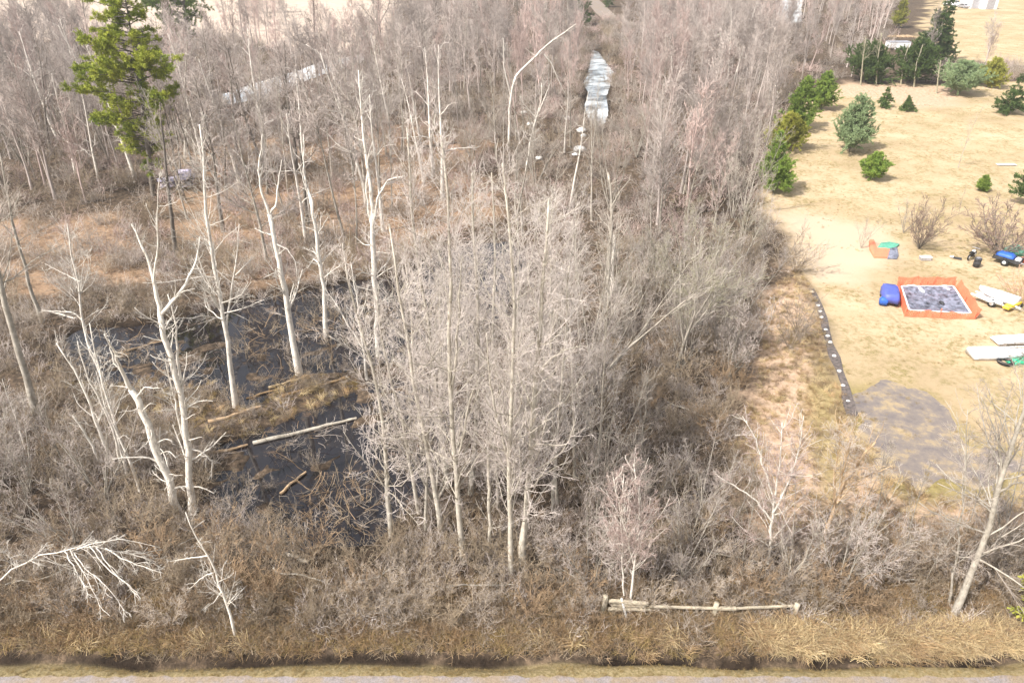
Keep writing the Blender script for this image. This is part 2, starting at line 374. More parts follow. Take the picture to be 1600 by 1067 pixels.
dw, isle = water_d(X, Y)
attr('mud_shade', np.maximum(sstep(-2.0, .2, dw+nz*.4)*(1-sstep(-1, .6, isle)), np.exp(-((Y-ditch_y)/(ditch_w*.7))**4)*sstep(.25, .6, vnoise(X, Y, 1.7))))  # pond mud; along the ditch, dark soil with the grass's shade painted in
attr('verge', sstep(ditch_y, ditch_y-.25, Y))
def A(nm):
    n = nt.nodes.new("ShaderNodeAttribute"); n.attribute_name = nm; return n.outputs["Fac"]
tc = nt.nodes.new("ShaderNodeTexCoord").outputs['Object']
n1 = noise(nt, .35, 8, .65, vec=tc); n2 = noise(nt, 2.2, 8, .7, vec=tc); n3 = noise(nt, 9, 6, .7, vec=tc); n4 = noise(nt, .09, 6, .6, vec=tc)
forest = ramp(nt, n2.outputs[0], [(.3, (.03,.022,.017)), (.5, (.09,.066,.047)), (.72, (.26,.185,.125))]).outputs[0]
litter = ramp(nt, n2.outputs[0], [(.28, (.13,.085,.055)), (.5, (.30,.20,.13)), (.72, (.46,.33,.22))]).outputs[0]
lawnc = ramp(nt, n4.outputs[0], [(.35, (.41,.31,.19)), (.5, (.50,.38,.24)), (.65, (.58,.45,.30))]).outputs[0]
tuft = ramp(nt, n3.outputs[0], [(.35, (.15,.13,.05)), (.6, (.34,.27,.12))]).outputs[0]
patch = nt.nodes.new("ShaderNodeMath"); patch.operation = 'MULTIPLY'
p1 = ramp(nt, n1.outputs[0], [(.42, (0,0,0)), (.58, (1,1,1))]).outputs[0]; p2 = ramp(nt, n2.outputs[0], [(.42, (0,0,0)), (.58, (.9,.9,.9))]).outputs[0]
nt.links.new(p1, patch.inputs[0]); nt.links.new(p2, patch.inputs[1])
p3 = ramp(nt, n2.outputs[0], [(.54, (0,0,0)), (.66, (.7,.7,.7))]).outputs[0]
mx = nt.nodes.new("ShaderNodeMath"); mx.operation = 'MAXIMUM'; nt.links.new(patch.outputs[0], mx.inputs[0]); nt.links.new(p3, mx.inputs[1])
lawnc = mixc(nt, mx.outputs[0], lawnc, tuft)
fieldc = ramp(nt, n1.outputs[0], [(.3, (.42,.33,.26)), (.5, (.52,.42,.34)), (.7, (.60,.50,.42))]).outputs[0]
scrubc = ramp(nt, n2.outputs[0], [(.3, (.30,.21,.13)), (.5, (.52,.37,.26)), (.7, (.66,.48,.35))]).outputs[0]
mossc = ramp(nt, n2.outputs[0], [(.3, (.17,.14,.05)), (.7, (.40,.32,.14))]).outputs[0]
mud_shadec = ramp(nt, n2.outputs[0], [(.3, (.012,.009,.007)), (.7, (.05,.035,.025))]).outputs[0]
vergec = ramp(nt, n3.outputs[0], [(.3, (.16,.13,.055)), (.6, (.34,.27,.15)), (.75, (.42,.34,.24))]).outputs[0]
c = mixc(nt, A('litter'), forest, litter)
c = mixc(nt, A('scrub'), c, scrubc); c = mixc(nt, A('lawn'), c, lawnc); c = mixc(nt, A('worn'), c, scrubc); c = mixc(nt, A('dry'), c, (.56,.44,.32))
c = mixc(nt, A('field'), c, fieldc); c = mixc(nt, A('moss'), c, mossc); c = mixc(nt, A('verge'), c, vergec); c = mixc(nt, A('mud_shade'), c, mud_shadec)
nt.links.new(c, bs.inputs["Base Color"]); bs.inputs["Roughness"].default_value = 1; bs.inputs["Specular IOR Level"].default_value = .1
bp = nt.nodes.new("ShaderNodeBump"); bp.inputs["Strength"].default_value = .8; bp.inputs["Distance"].default_value = .12
nt.links.new(n3.outputs[0], bp.inputs["Height"]); nt.links.new(bp.outputs[0], bs.inputs["Normal"])
tag(link('ground', ground_me), kind='structure')

# ------------------------------------------------------------------ water, pale water, roads
def sheet(name, poly, z, mat, grow=0.0, kind='structure'):
    poly = np.asarray(poly); c = poly.mean(0)
    if grow: poly = c+(poly-c)*(1+grow/np.maximum(np.linalg.norm(poly-c, axis=1, keepdims=True), 1))
    me = bpy.data.meshes.new(name); me.from_pydata([(p[0], p[1], z) for p in poly], [], [list(range(len(poly)))]); me.materials.append(mat); me.update()
    if me.polygons[0].normal.z < 0: me.flip_normals()
    o = link(name, me); tag(o, kind=kind); return o
def water_mat(name, c, rough, bump=.02, spec=.5, tint=None):
    m, nt, bs = new_mat(name); bs.inputs["Base Color"].default_value = (*c, 1); bs.inputs["Roughness"].default_value = rough
    bs.inputs["IOR"].default_value = 1.33; bs.inputs["Specular IOR Level"].default_value = spec
    n = noise(nt, 1.5, 4); b = nt.nodes.new("ShaderNodeBump"); b.inputs["Strength"].default_value = bump; nt.links.new(n.outputs[0], b.inputs["Height"])
    nt.links.new(b.outputs[0], bs.inputs["Normal"]); return m, nt, bs
wm, wnt, wbs = water_mat('pond_water', (.010,.009,.012), .01, .006, 1.0); wbs.inputs['IOR'].default_value = 1.42
wn_ = noise(wnt, .8, 9, .7); wr_ = ramp(wnt, wn_.outputs[0], [(.50, (.010,.008,.010)), (.60, (.02,.015,.014)), (.70, (.13,.08,.045))]); wnt.links.new(wr_.outputs[0], wbs.inputs['Base Color'])
wq_ = ramp(wnt, wn_.outputs[0], [(.54, (.015,.015,.015)), (.70, (.5,.5,.5))]); wnt.links.new(wq_.outputs[0], wbs.inputs['Roughness'])
sheet('water', [gp(-60,400)[:2], gp(-60,880)[:2], gp(800,880)[:2], gp(900,560)[:2], gp(900,345)[:2], gp(560,345)[:2]], -.22, wm)
pm, pnt, pbs = water_mat('puddle_water', (.14,.12,.13), .2, .02, .9)
pn = noise(pnt, .7, 10, .72); pr = ramp(pnt, pn.outputs[0], [(.34, (.15,.13,.13)), (.5, (.23,.19,.16)), (.62, (.38,.29,.17))]); pnt.links.new(pr.outputs[0], pbs.inputs["Base Color"])
sheet('puddle_water', PUDDLE, -.075, pm, 1.6)
im, int_, ibs = water_mat('pale_water', (.8,.85,.9), .08, .02, 1.0)  # strip and far water: brightness put into the mottled base colour
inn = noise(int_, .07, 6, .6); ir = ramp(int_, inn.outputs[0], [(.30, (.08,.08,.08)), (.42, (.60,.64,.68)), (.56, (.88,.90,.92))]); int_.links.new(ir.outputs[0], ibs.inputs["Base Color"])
im2, i2, b2 = water_mat('mottled_water', (.5,.5,.5), .06, .01, 1.0); in2 = noise(i2, .16, 8, .68); ir2 = ramp(i2, in2.outputs[0], [(.40, (.03,.03,.03)), (.50, (.38,.41,.43)), (.62, (.74,.78,.80))]); i2.links.new(ir2.outputs[0], b2.inputs['Base Color'])  # creek water: pale base colour with darker patches
sheet('creek_water', CREEK, -.2, im2, 1.5); sheet('strip_water', STRIP, -.2, im, 1.5); sheet('far_water', FARWATER, -.2, im, 2)
rm, rnt, rbs = new_mat('road_gravel'); rn = noise(rnt, 14, 8, .7); rr = ramp(rnt, rn.outputs[0], [(.3, (.15,.135,.12)), (.7, (.33,.30,.30))])
rn2 = noise(rnt, .9, 8, .7); rr2 = ramp(rnt, rn2.outputs[0], [(.44, (1.05,.90,.68)), (.60, (1.0,.96,.97))]); rnt.links.new(mixc(rnt, 1, rr.outputs[0], rr2.outputs[0], 'MULTIPLY'), rbs.inputs["Base Color"])
def ribbon(name, pts, w, z, mat, wob=.15):
    pts = np.array(pts); V, Fc = [], []
    for k_ in range(len(pts)):
        t = pts[min(k_+1, len(pts)-1)]-pts[max(k_-1, 0)]; t = t/np.linalg.norm(t); n = np.array([-t[1], t[0]])
        for s_ in (-1, 1):
            q = pts[k_]+n*s_*(w/2+random.uniform(-wob, wob)); V.append((q[0], q[1], z))
    Fc = [(2*k_, 2*k_+1, 2*k_+3, 2*k_+2) for k_ in range(len(pts)-1)]
    me = bpy.data.meshes.new(name); me.from_pydata(V, [], Fc); me.materials.append(mat); me.update()
    if me.polygons[0].normal.z < 0: me.flip_normals()
    return tag(link(name, me), kind='structure')
ribbon('road', [(x, road_y-3.0) for x in np.arange(-60, 60.1, .35)], 6, .03, rm, .07)
far_z = .16
ribbon('farm_track', [gp(880,-40)[:2], gp(915,-8)[:2], gp(932,8)[:2], gp(945,22)[:2], gp(958,33)[:2], gp(985,38)[:2], gp(1025,43)[:2], gp(1060,45)[:2], gp(1130,44)[:2]], 5.5, far_z, rm, .2)

# ------------------------------------------------------------------ hero trees, traced
def resample(pts, n, jit=0):
    pts = np.asarray(pts, float); s_ = np.concatenate([[0], np.cumsum(np.linalg.norm(np.diff(pts, axis=0), axis=1))]); t = np.linspace(0, s_[-1], n)
    return np.stack([np.interp(t, s_, pts[:, k_]) for k_ in range(3)], 1)
hseed = [100]
def hero(label, limbs, wood='dead', twig='deadtwig', k=None, group=None, name='bare_tree', cat='tree', foot=None, wf=.70):
    """limbs: [ [(px,py),...], width at its foot in px ] ; first one is the trunk and stands on the ground"""
    hseed[0] += 1; g = np.random.default_rng(hseed[0])
    bx, by = foot or limbs[0][0][0]; base = gp(bx, by); Y0 = base[1]; bz = gz(base[0], base[1])
    dist = math.hypot(Y0*CP+CAM_H*SP, 0); mpp = dist/F
    W, C = Tubes(), Tubes(); kk = dict(t0=.35, l0=.22, d0=1.0, d1=1.8, d2=3.2, d3=3.5, lev=4, wob=.13, trop=.04, r2=.009, r3=.0075, r4=.006, a0=(50, 16), tw=True, rs0=.3); kk.update(k or {}); kk['d1'] = max(kk['d1'], 2.6); kk['wob'] = min(kk['wob'], .15)
    if 0 < kk['d0'] < 1.5: kk['d0'] *= 1.8
    LP, LR = [], []
    for n_, lb in enumerate(limbs):
        pts, w = lb[0], lb[1]; dy = lb[2] if len(lb) > 2 else (0 if n_ == 0 else g.normal()*.8)
        tip = lb[3] if len(lb) > 3 else .25
        m_ = len(pts); P = []
        # depth of the limb's foot on the trunk
        y_start = Y0
        for q, (px, py) in enumerate(pts):
            P.append(at_depth(px, py, y_start+dy*q/(m_-1)))
        P = resample(P, 12); P[1:-1] += g.normal(size=(10, 3))*min(.03, .005*np.linalg.norm(P[-1]-P[0]))
        if n_ == 0: P[0, 2] = min(P[0, 2], bz)-.15
        R = w*wf*mpp/2*np.linspace(1, tip, 12)
        if n_ == 0: R[0] *= 1.3; R[1] *= 1.08
        P = P-np.array([base[0], base[1], bz])
        W.one(P, R, 9 if w > 6 else 6); LP.append(P); LR.append(R)
    LP, LR = np.array(LP), np.array(LR)
    if kk['d0'] > 0: crown(g, W, C, LP, LR, kk)
    o = thing(name, label, cat, (base[0], base[1], bz), 0, group)
    link('trunk', W.mesh('trunk', M[wood]), o)
    if C.b: link('crown', C.mesh('crown', M[twig]), o)
    placed.append(o); return o
DEAD = 'pale dead trunks around the pond'
hero('big white leaning dead trunk with snapped top, in front of the pond at left', [[[(276,796),(262,745),(243,700),(230,660),(214,625),(205,608)], 17, 0, .75], [[(205,608),(190,580),(178,548),(163,522)], 9], [[(205,608),(196,590),(178,565),(170,530)], 6, .5], [[(212,622),(225,605),(250,606)], 4], [[(204,606),(185,603),(172,602)], 4]],
     k=dict(d0=.9, t0=.15, l0=.3, trop=-.12, wob=.25), group=DEAD)
hero('tallest white forked dead tree left of the pond', [[[(300,800),(292,700),(286,640),(278,600),(264,555),(254,510),(250,490)], 15, 0, .65], [[(250,490),(240,440),(230,400),(216,370),(205,350)], 9], [[(252,490),(270,470),(290,445),(300,420),(310,398),(312,370)], 8], [[(286,640),(283,590),(277,550),(272,490),(262,460)], 7], [[(290,700),(278,650),(266,600),(258,560)], 6], [[(290,700),(315,705),(332,722),(330,750)], 4], [[(240,440),(246,390),(245,340),(250,270)], 4]],
     k=dict(d0=1.0, t0=.2, l0=.22), group=DEAD)
hero('slim dead tree with curled top, leftmost of the leaning group before the pond', [[[(183,742),(165,695),(148,655),(134,615),(118,580),(100,555),(88,536)], 9]], k=dict(d0=1.3, t0=.3, trop=.0), group=DEAD)
hero('thin bent dead tree just right of the slim curled one', [[[(192,742),(176,670),(158,630),(138,592),(126,560),(121,533)], 7]], k=dict(d0=1.2, t0=.3), group=DEAD)
hero('thin straight dead tree behind the bent dead trees', [[[(200,745),(178,660),(168,622),(157,580),(146,540),(140,505)], 7]], k=dict(d0=1.2, t0=.3), group=DEAD)
hero('short broken dead stem among brush below the leaning dead trees', [[[(160,735),(147,700),(130,672),(114,650)], 7, 0, .5]], k=dict(d0=1.0), group=DEAD)
hero('thick pale grey trunk leaning out at the left edge', [[[(60,658),(45,600),(30,555),(15,500),(0,440),(-18,370),(-30,300),(-40,200)], 16]], 'grey', 'twig', k=dict(d0=1.0, t0=.45, l0=.25))
hero('grey trunk behind the thick leaning one at the left edge', [[[(66,505),(52,465),(40,420),(25,370),(10,300),(0,240)], 9]], 'grey', 'twig', k=dict(d0=1.2, t0=.45, l0=.25))
hero('spindly pale tree with flat side branches over the brown bank at left', [[[(160,590),(140,545),(128,500),(122,440),(112,400),(105,350)], 7], [[(128,500),(115,488),(92,487),(66,485)], 3], [[(125,440),(95,425),(70,412)], 3]], 'dead', 'deadtwig', k=dict(d0=2.0, t0=.3, l0=.3), group=DEAD)
hero('white dead tree forking high, standing on the pond edge left of centre', [[[(368,635),(362,590),(354,520),(342,455),(330,390),(321,320),(318,250),(312,195)], 12], [[(354,520),(362,450),(370,400),(374,350)], 5], [[(350,500),(330,450),(312,412),(304,380)], 4], [[(368,430),(382,415),(398,400)], 3]], k=dict(d0=1.0, t0=.3), group=DEAD)
hero('thick white dead tree with crooked arms in the middle of the pond edge', [[[(467,580),(455,520),(447,460),(437,410),(426,365),(421,335)], 15, 0, .55], [[(421,335),(408,300),(404,265),(410,210)], 6], [[(421,335),(432,320),(434,290),(440,250)], 5], [[(426,368),(412,364),(398,357)], 5], [[(430,380),(450,390),(462,410),(465,440)], 3]], k=dict(d0=.9, t0=.35), group=DEAD)
hero('white crooked dead tree with a stump foot right of the thick white one', [[[(509,522),(507,460),(502,425),(497,390),(491,345),(487,312)], 10, 0, .6], [[(487,312),(475,275),(474,210)], 5], [[(489,330),(480,300),(466,255)], 4], [[(500,412),(490,405),(480,420)], 3]], k=dict(d0=.9, t0=.35), group=DEAD)
hero('tall white dead tree with an arm bending right, on the far pond shore', [[[(590,552),(588,470),(584,420),(582,360),(583,330)], 12, 0, .8], [[(583,330),(575,270),(570,230),(564,170),(560,110)], 8], [[(584,345),(590,308),(606,282),(632,275)], 6], [[(582,365),(572,300),(574,250),(583,220)], 5], [[(583,384),(568,382),(555,370)], 3]], k=dict(d0=.9, t0=.3), group=DEAD)
hero('bare young tree forking into many arms beside the thick white dead tree', [[[(573,590),(568,545),(562,500),(555,450),(548,410)], 6], [[(568,545),(545,510),(525,475),(508,450)], 4], [[(560,500),(572,470),(575,445)], 3], [[(570,560),(540,540),(515,525)], 3]], 'dead', 'deadtwig', k=dict(d0=2.4, t0=.2, l0=.3, trop=.08))
hero('small leaning bare tree near the ditch at bottom left', [[[(368,992),(352,935),(338,893),(325,868),(306,838),(290,800)], 7], [[(325,868),(310,870),(290,872),(270,876)], 3], [[(338,893),(318,900),(295,920)], 3], [[(345,925),(335,940),(320,950)], 3]], 'dead', 'deadtwig', k=dict(d0=2.0, t0=.2, l0=.25))
for i, (lb, lab) in enumerate([
    ([[[(612,838),(604,740),(600,680),(592,620),(577,560),(560,500),(545,430),(535,380)], 11]], 'leftmost tall grey tree of the central stand'),
    ([[[(655,800),(640,730),(628,650),(610,590),(596,520),(588,460)], 9]], 'leaning grey tree behind the leftmost one of the central stand'),
    ([[[(690,832),(682,770),(667,700),(655,640),(643,580),(630,500),(618,420),(608,350)], 12], [[(667,700),(690,712),(712,722)], 4]], 'tall grey tree leaning left, second in the central stand'),
    ([[[(725,878),(716,790),(710,700),(705,620),(702,540),(704,460),(705,380),(698,290),(690,220)], 13], [[(712,725),(725,680),(732,630),(745,595),(765,580)], 6], [[(705,620),(712,560),(718,480),(722,400)], 6]], 'grey tree with a pale arm rising right, middle of the central stand'),
    ([[[(700,760),(692,680),(680,590),(668,500),(652,400),(642,310),(636,200)], 11]], 'very tall thin grey trunk rising from the back of the central stand'),
    ([[[(766,862),(765,790),(763,730),(762,700)], 8, 0, .7]], 'short snapped grey trunk between the tall central trees'),
    ([[[(815,885),(822,800),(828,720),(833,650),(838,560),(846,480),(852,400),(858,310)], 16], [[(828,720),(843,670),(862,640),(880,628)], 6], [[(838,590),(860,560),(880,548),(910,540)], 6], [[(833,640),(812,590),(800,540)], 6]], 'broadest pale trunk at the right of the central stand'),
    ([[[(800,905),(797,800),(795,700),(800,600),(804,500),(800,420),(792,330),(785,255)], 12], [[(796,720),(775,650),(765,590),(760,520)], 6]], 'tall grey tree left of the broadest central trunk'),
    ([[[(735,770),(744,690),(748,580),(746,460),(740,370),(738,270)], 12]], 'thick straight trunk half hidden behind the central stand'),
    ([[[(865,800),(868,720),(875,640),(880,560),(886,480),(890,410)], 8], [[(875,640),(900,600),(925,575)], 4]], 'slender grey tree right of the broadest central trunk'),
    ([[[(770,700),(765,620),(770,520),(775,430),(772,340),(768,270)], 9]], 'slender trunk deep inside the central stand'),
    ([[[(660,700),(652,620),(645,540),(640,470),(632,400)], 8]], 'slender tree standing in water behind the central stand')]):
    hero(lab, lb, 'palebark', 'pale', k=dict(d0=3.2, t0=.18, l0=.22, d1=3.2, d2=4, d3=4, trop=.09, wob=.15, a0=(42, 13), rs0=.26, r2=.0085, r3=.007, r4=.006, lmax=4.5), group='tall trees of the central stand')
hero('snapped white trunk standing alone right of the central stand', [[[(954,470),(956,440),(958,405),(959,368)], 8, 0, .9]], k=dict(d0=0), name='dead_trunk')
hero('pale tree with forking top just left of the snapped white trunk', [[[(950,480),(950,420),(956,350),(955,310),(950,270)], 8, 0, .5], [[(955,325),(968,300),(985,280)], 4]], 'grey', 'twig', k=dict(d0=1.6, l0=.25))
hero('small reddish barked tree with upright pale branches above the fence', [[[(984,950),(990,890),(995,850),(1000,800),(998,760),(990,725)], 6], [[(990,880),(975,820),(965,780),(958,745)], 4], [[(992,870),(1008,820),(1022,790)], 4], [[(975,930),(972,860),(970,800),(975,740)], 4]], 'dead', 'pink', k=dict(d0=5, t0=.2, l0=.32, d1=4, d2=5, trop=.12, wob=.09, a0=(34, 9)))
hero('young tree with fine ascending branches right of the central stand', [[[(998,725),(1003,690),(1007,650),(1012,590)], 6], [[(1004,700),(1001,650),(998,605)], 4]], 'grey', 'twig', k=dict(d0=6, t0=.15, l0=.36, d1=4, d2=5, trop=.12, wob=.08, a0=(38, 8)))
hero('wide vase shaped grey tree at the edge of the wood by the yard path', [[[(1058,575),(1070,530),(1085,490),(1090,430),(1085,370)], 7], [[(1070,530),(1100,490),(1130,440),(1160,400)], 5], [[(1075,520),(1120,480),(1160,450),(1195,430)], 5], [[(1068,535),(1062,480),(1050,420)], 5], [[(1080,505),(1110,460),(1120,400),(1125,360)], 5]], 'grey', 'olive', k=dict(d0=3.6, t0=.2, l0=.36, d1=3.6, d2=4.5, trop=.07, a0=(36, 10)))
hero('tree with orange trunk and drooping top before the wet grass', [[[(1285,868),(1293,820),(1308,782),(1325,750),(1345,712),(1368,690)], 9, 0, .5], [[(1308,785),(1335,755),(1362,740),(1395,727)], 5], [[(1303,800),(1306,740),(1309,700),(1313,650)], 4], [[(1312,775),(1322,720),(1330,680),(1345,645)], 4]], 'orangebark', 'twig', k=dict(d0=2.8, t0=.25, l0=.35, d1=3.2, d2=4, trop=.05))
hero('large grey tree leaning right at the bottom right corner', [[[(1490,962),(1510,912),(1532,860),(1552,800),(1566,740),(1580,690),(1600,645),(1625,570),(1640,480)], 15], [[(1560,770),(1585,755),(1610,752),(1640,740)], 6], [[(1566,740),(1560,690),(1575,640)], 5]], 'grey', 'twig', k=dict(d0=2.6, t0=.18, l0=.30, d1=3.2, d2=4, trop=.03, rs0=.35))
hero('thin straight tree left of the large leaning corner tree', [[[(1482,948),(1494,885),(1502,800),(1507,700),(1512,640)], 6]], 'grey', 'twig', k=dict(d0=3.2, t0=.2, l0=.26, d1=3, d2=4))
hero('spreading pale tree with a wide pinkish crown above the fence rail', [[[(1200,880),(1206,820),(1212,765),(1218,720),(1222,660)], 7], [[(1207,815),(1180,780),(1150,760),(1118,740)], 5], [[(1208,800),(1230,760),(1250,700),(1256,650)], 5], [[(1210,780),(1190,720),(1180,680),(1160,650)], 5]], 'dead', 'pink', k=dict(d0=4.5, t0=.12, l0=.34, d1=4.5, d2=5, d3=4, trop=.05, r2=.009, r3=.0075, r4=.0065))
hero('bent dead tree with a long arm reaching over the creek bank', [[[(795,232),(796,180),(800,140),(806,120)], 6, 0, .8], [[(806,120),(830,95),(850,75),(872,58),(900,38)], 5], [[(850,85),(862,100),(872,125),(885,150)], 3], [[(798,150),(788,110),(786,60)], 4]], k=dict(d0=1.0, t0=.3, l0=.2), group=DEAD)
hero('short white snag on the bank right of the pale creek, left of two', [[[(1025,150),(1031,118),(1034,88)], 4, 0, .7]], k=dict(d0=0), name='dead_trunk')
hero('short white snag on the bank right of the pale creek, right of two', [[[(1048,165),(1050,125),(1049,88)], 4, 0, .7]], k=dict(d0=0), name='dead_trunk')
hero('pale dead tree with open forked top left of the creek trash', [[[(822,268),(828,225),(838,185),(846,155),(846,130)], 5], [[(838,185),(820,165),(812,150)], 3], [[(842,175),(852,150),(860,130)], 3]], k=dict(d0=1.4, t0=.3), group=DEAD)
hero('thick brown trunk at the left inside the wood behind the white forked tree', [[[(275,400),(268,340),(262,290),(255,220),(250,160)], 10]], 'dark', 'twig', k=dict(d0=1.5, t0=.4))
hero('large spreading dark tree standing alone before the far field', [[[(593,64),(591,30),(590,0),(590,-40)], 9, 0, .4], [[(593,45),(575,22),(562,8)], 3], [[(592,40),(605,15),(612,-10)], 3]], 'dark', 'dark', k=dict(d0=1.6, t0=.2, l0=.3, r2=.03, r3=.02, r4=.012))
hero('dark upright tree at the far field edge above the pale water strip', [[[(495,115),(493,70),(490,20),(488,-30)], 6]], 'dark', 'dark', k=dict(d0=1.6, t0=.2, l0=.25, r2=.02, r3=.015, r4=.012))
# fallen white tree top at bottom left
hero('fallen bleached tree top arching over the brush at bottom left', [[[(-30,930),(20,890),(60,868),(110,858),(140,853),(165,856),(190,862),(215,868),(240,875)], 6, .5],
     [[(110,858),(125,885),(142,915),(158,950),(172,962)], 3.5, -2], [[(140,853),(165,885),(190,905),(215,925)], 3.5, -2], [[(165,856),(195,875),(225,885),(255,895)], 3.5, -1], [[(120,858),(150,848),(190,842),(240,852)], 3.5, .5], [[(115,862),(135,890),(165,915),(200,960)], 3, -2.5], [[(150,855),(175,890),(205,920),(218,938)], 3, -2], [[(100,860),(112,880),(132,915),(140,930)], 3, -2.5]],
     k=dict(d0=3.6, t0=.25, l0=.22, d1=4, trop=-.10, wob=.14, lev=4, a0=(28, 10), tw=False, r2=.012, r3=.01, r4=.008), name='fallen_tree', foot=(60, 975), wf=.5)

# ------------------------------------------------------------------ logs
def log(name, label, a, b, w, mat, cat='log', lift=.0, n=14, stub=True, wig=.07):
    A_, B_ = gp(*a), gp(*b); A_[2] = max(gz(*A_[:2]), -.22)+lift; B_[2] = max(gz(*B_[:2]), -.22)+lift
    mid = (A_+B_)/2; P = np.linspace(A_, B_, n)-mid; P[:, :2] += np.cumsum(rng.normal(size=(n, 2))*wig*.5, 0); P[:, 2] += w*.3+rng.normal(size=n)*.015
    R = w/2*np.linspace(1, .6, n)*rng.uniform(.93, 1.07, n)
    T = Tubes(); T.one(P, R, 9)
    if stub:
        Q, RR = spawn(rng, P[None], R[None], .5, .2, .9, (60, 15), .12, 4, .1, .02, rs=.35, lmax=1.0); T.add(Q, RR, 4)
    o = link(name, T.mesh(name, mat), loc=mid); return tag(o, label, cat, 'fallen logs')
log('fallen_log', 'long pale fallen log floating across the lower pond', (394,690), (556,648), .28, M['palebark'])
log('fallen_log', 'brown fallen log on the pond isle left of the white log', (325,662), (405,634), .28, M['orangebark'])
log('fallen_log', 'mossy brown log on the far side of the pond isle', (440,618), (545,590), .26, M['weed'])
log('fallen_log', 'short brown log sticking out of the lower pond', (436,768), (482,732), .20, M['orangebark'])
log('fallen_log', 'long pale log lying in the distant wood above the litter', (664,192), (728,208), .38, M['dead'])
log('fallen_log', 'dark rotten log on the litter below the long pale log', (635,236), (720,224), .45, M['dark'])
log('fallen_log', 'pale log lying in the bank left of the upper pond', (66,487), (118,498), .2, M['dead'])
log('fallen_log', 'thin mossy log in brush below the leaning dead trees', (85,775), (245,735), .22, M['olive'])
log('fallen_log', 'old log on the shore of the lower pond at its bottom', (395,848), (480,878), .32, M['grey'])
log('fallen_log', 'thin dark log crossing the upper pond', (180,548), (255,530), .14, M['brush2'])
log('fallen_log', 'straw coloured log along the back edge of the pond isle', (420,603), (475,585), .22, M['plank0'])
log('fallen_log', 'thin dead log crossing the isle beside the forked white tree', (385,618), (470,600), .14, M['weed'])
log('fallen_log', 'half sunken log at the left end of the lower pond', (330,705), (392,690), .24, M['brush2'])
for _n, (a_, b_) in enumerate([((20,930),(130,905)), ((430,905),(520,935)), ((560,925),(640,890)), ((700,930),(800,915)), ((850,900),(930,925)), ((1090,880),(1180,905)), ((1330,905),(1420,930)), ((30,820),(120,845)), ((930,690),(1010,720)), ((1040,640),(1110,670))]):
    log('fallen_log', 'thin bleached stem lying in the brush, '+['bottom left corner', 'below the pond', 'below the central stand at left', 'below the central stand', 'left of the fence post', 'above the middle of the fence', 'left of the large corner tree', 'far left under the leaning trees', 'right of the central stand', 'left of the yard path'][_n], a_, b_, .09, M['grey'], lift=.7, wig=.12)
log('leaning_pole', 'thin pole slanting down into the straw at bottom right', (1205,945), (1300,992), .12, M['grey'], 'pole', .3, stub=False)

# ------------------------------------------------------------------ simple solids for man-made things
def mesh_from(name, V, Fc, mat, smooth=False):
    me = bpy.data.meshes.new(name); me.from_pydata([tuple(v) for v in V], [], Fc); me.materials.append(mat); me.update()
    if smooth: me.polygons.foreach_set('use_smooth', [True]*len(me.polygons))
    return me
def box_arr(c, s, rz=0, taper=1.0, rx=0):
    c = np.array(c, float); h = np.array(s, float)/2
    V = np.array([[x*h[0], y*h[1], z*h[2]] for z in (-1, 1) for y in (-1, 1) for x in (-1, 1)]); V[4:, :2] *= taper
    if rx: V = V @ np.array(Matrix.Rotation(rx, 3, 'X')).T
    V = V @ np.array(Matrix.Rotation(rz, 3, 'Z')).T
    return V+c, [(0,2,3,1),(4,5,7,6),(0,1,5,4),(2,6,7,3),(0,4,6,2),(1,3,7,5)]
def boxes(name, lst, mat, bevel=0, parent=None):
    V, Fc = [], []
    for b in lst:
        v, f = box_arr(*b); o_ = len(V); V += list(v); Fc += [tuple(i+o_ for i in q) for q in f]
    o = link(name, mesh_from(name, V, Fc, mat), parent)
    if bevel: mo = o.modifiers.new('bevel', 'BEVEL'); mo.width = bevel; mo.segments = 2
    return o
def loft(name, rings, mat, parent=None, closed=True, smooth=True, cap=True):
    V = [p for r in rings for p in r]; k = len(rings[0]); Fc = []
    for a in range(len(rings)-1):
        for b in range(k if closed else k-1): Fc.append((a*k+b, a*k+(b+1) % k, (a+1)*k+(b+1) % k, (a+1)*k+b))
    if cap: Fc.append(tuple(range(k))[::-1]); Fc.append(tuple((len(rings)-1)*k+b for b in range(k)))
    return link(name, mesh_from(name, V, Fc, mat, smooth), parent)
def wheel(parent, x, y, z, r, w, axis='X'):
    def ring(rr, ww):
        out = []
        for a in range(16):
            c_, s_ = math.cos(a*math.pi/8)*rr, math.sin(a*math.pi/8)*rr
            out.append((x+ww, y+c_, z+s_) if axis == 'X' else (x+c_, y+ww, z+s_))
        return out
    t = loft('wheel', [ring(r*.55, -w/2), ring(r*.9, -w/2), ring(r, -w/3), ring(r, w/3), ring(r*.9, w/2), ring(r*.55, w/2)], M['rubber'], parent)
    loft('rim', [ring(r*.5, -w*.53), ring(r*.5, w*.53)], M['white'], t); return t
M['rubber'] = plain('rubber', (.02,.02,.02), .8)
M['white'] = plain('white_paint', (.82,.82,.84), .45, .04, 2)
M['yellow'] = plain('yellow_paint', (.75,.55,.04), .5)
M['blue'] = plain('blue_tarp', (.09,.12,.45), .5, .12, 3)
M['blue2'] = plain('blue_bright', (.03,.12,.50), .5)
M['green'] = plain('green_tarp', (.12,.40,.28), .6, .2)
M['tarpdark'] = plain('dark_tarp', (.20,.21,.27), .45, .6, 2.6)
M['orange'] = plain('orange_mesh', (.88,.24,.13), .7, .1, 6)
M['grime'] = plain('dark_junk', (.05,.05,.055), .6, .5)
M['stone'] = plain('white_stone', (.75,.73,.70), .8, .1, 5)
M['fabric'] = plain('dark_fabric', (.10,.09,.12), .9, .3)
M['plank'] = plain('weathered_plank', (.46,.40,.30), .9, .25, 3)
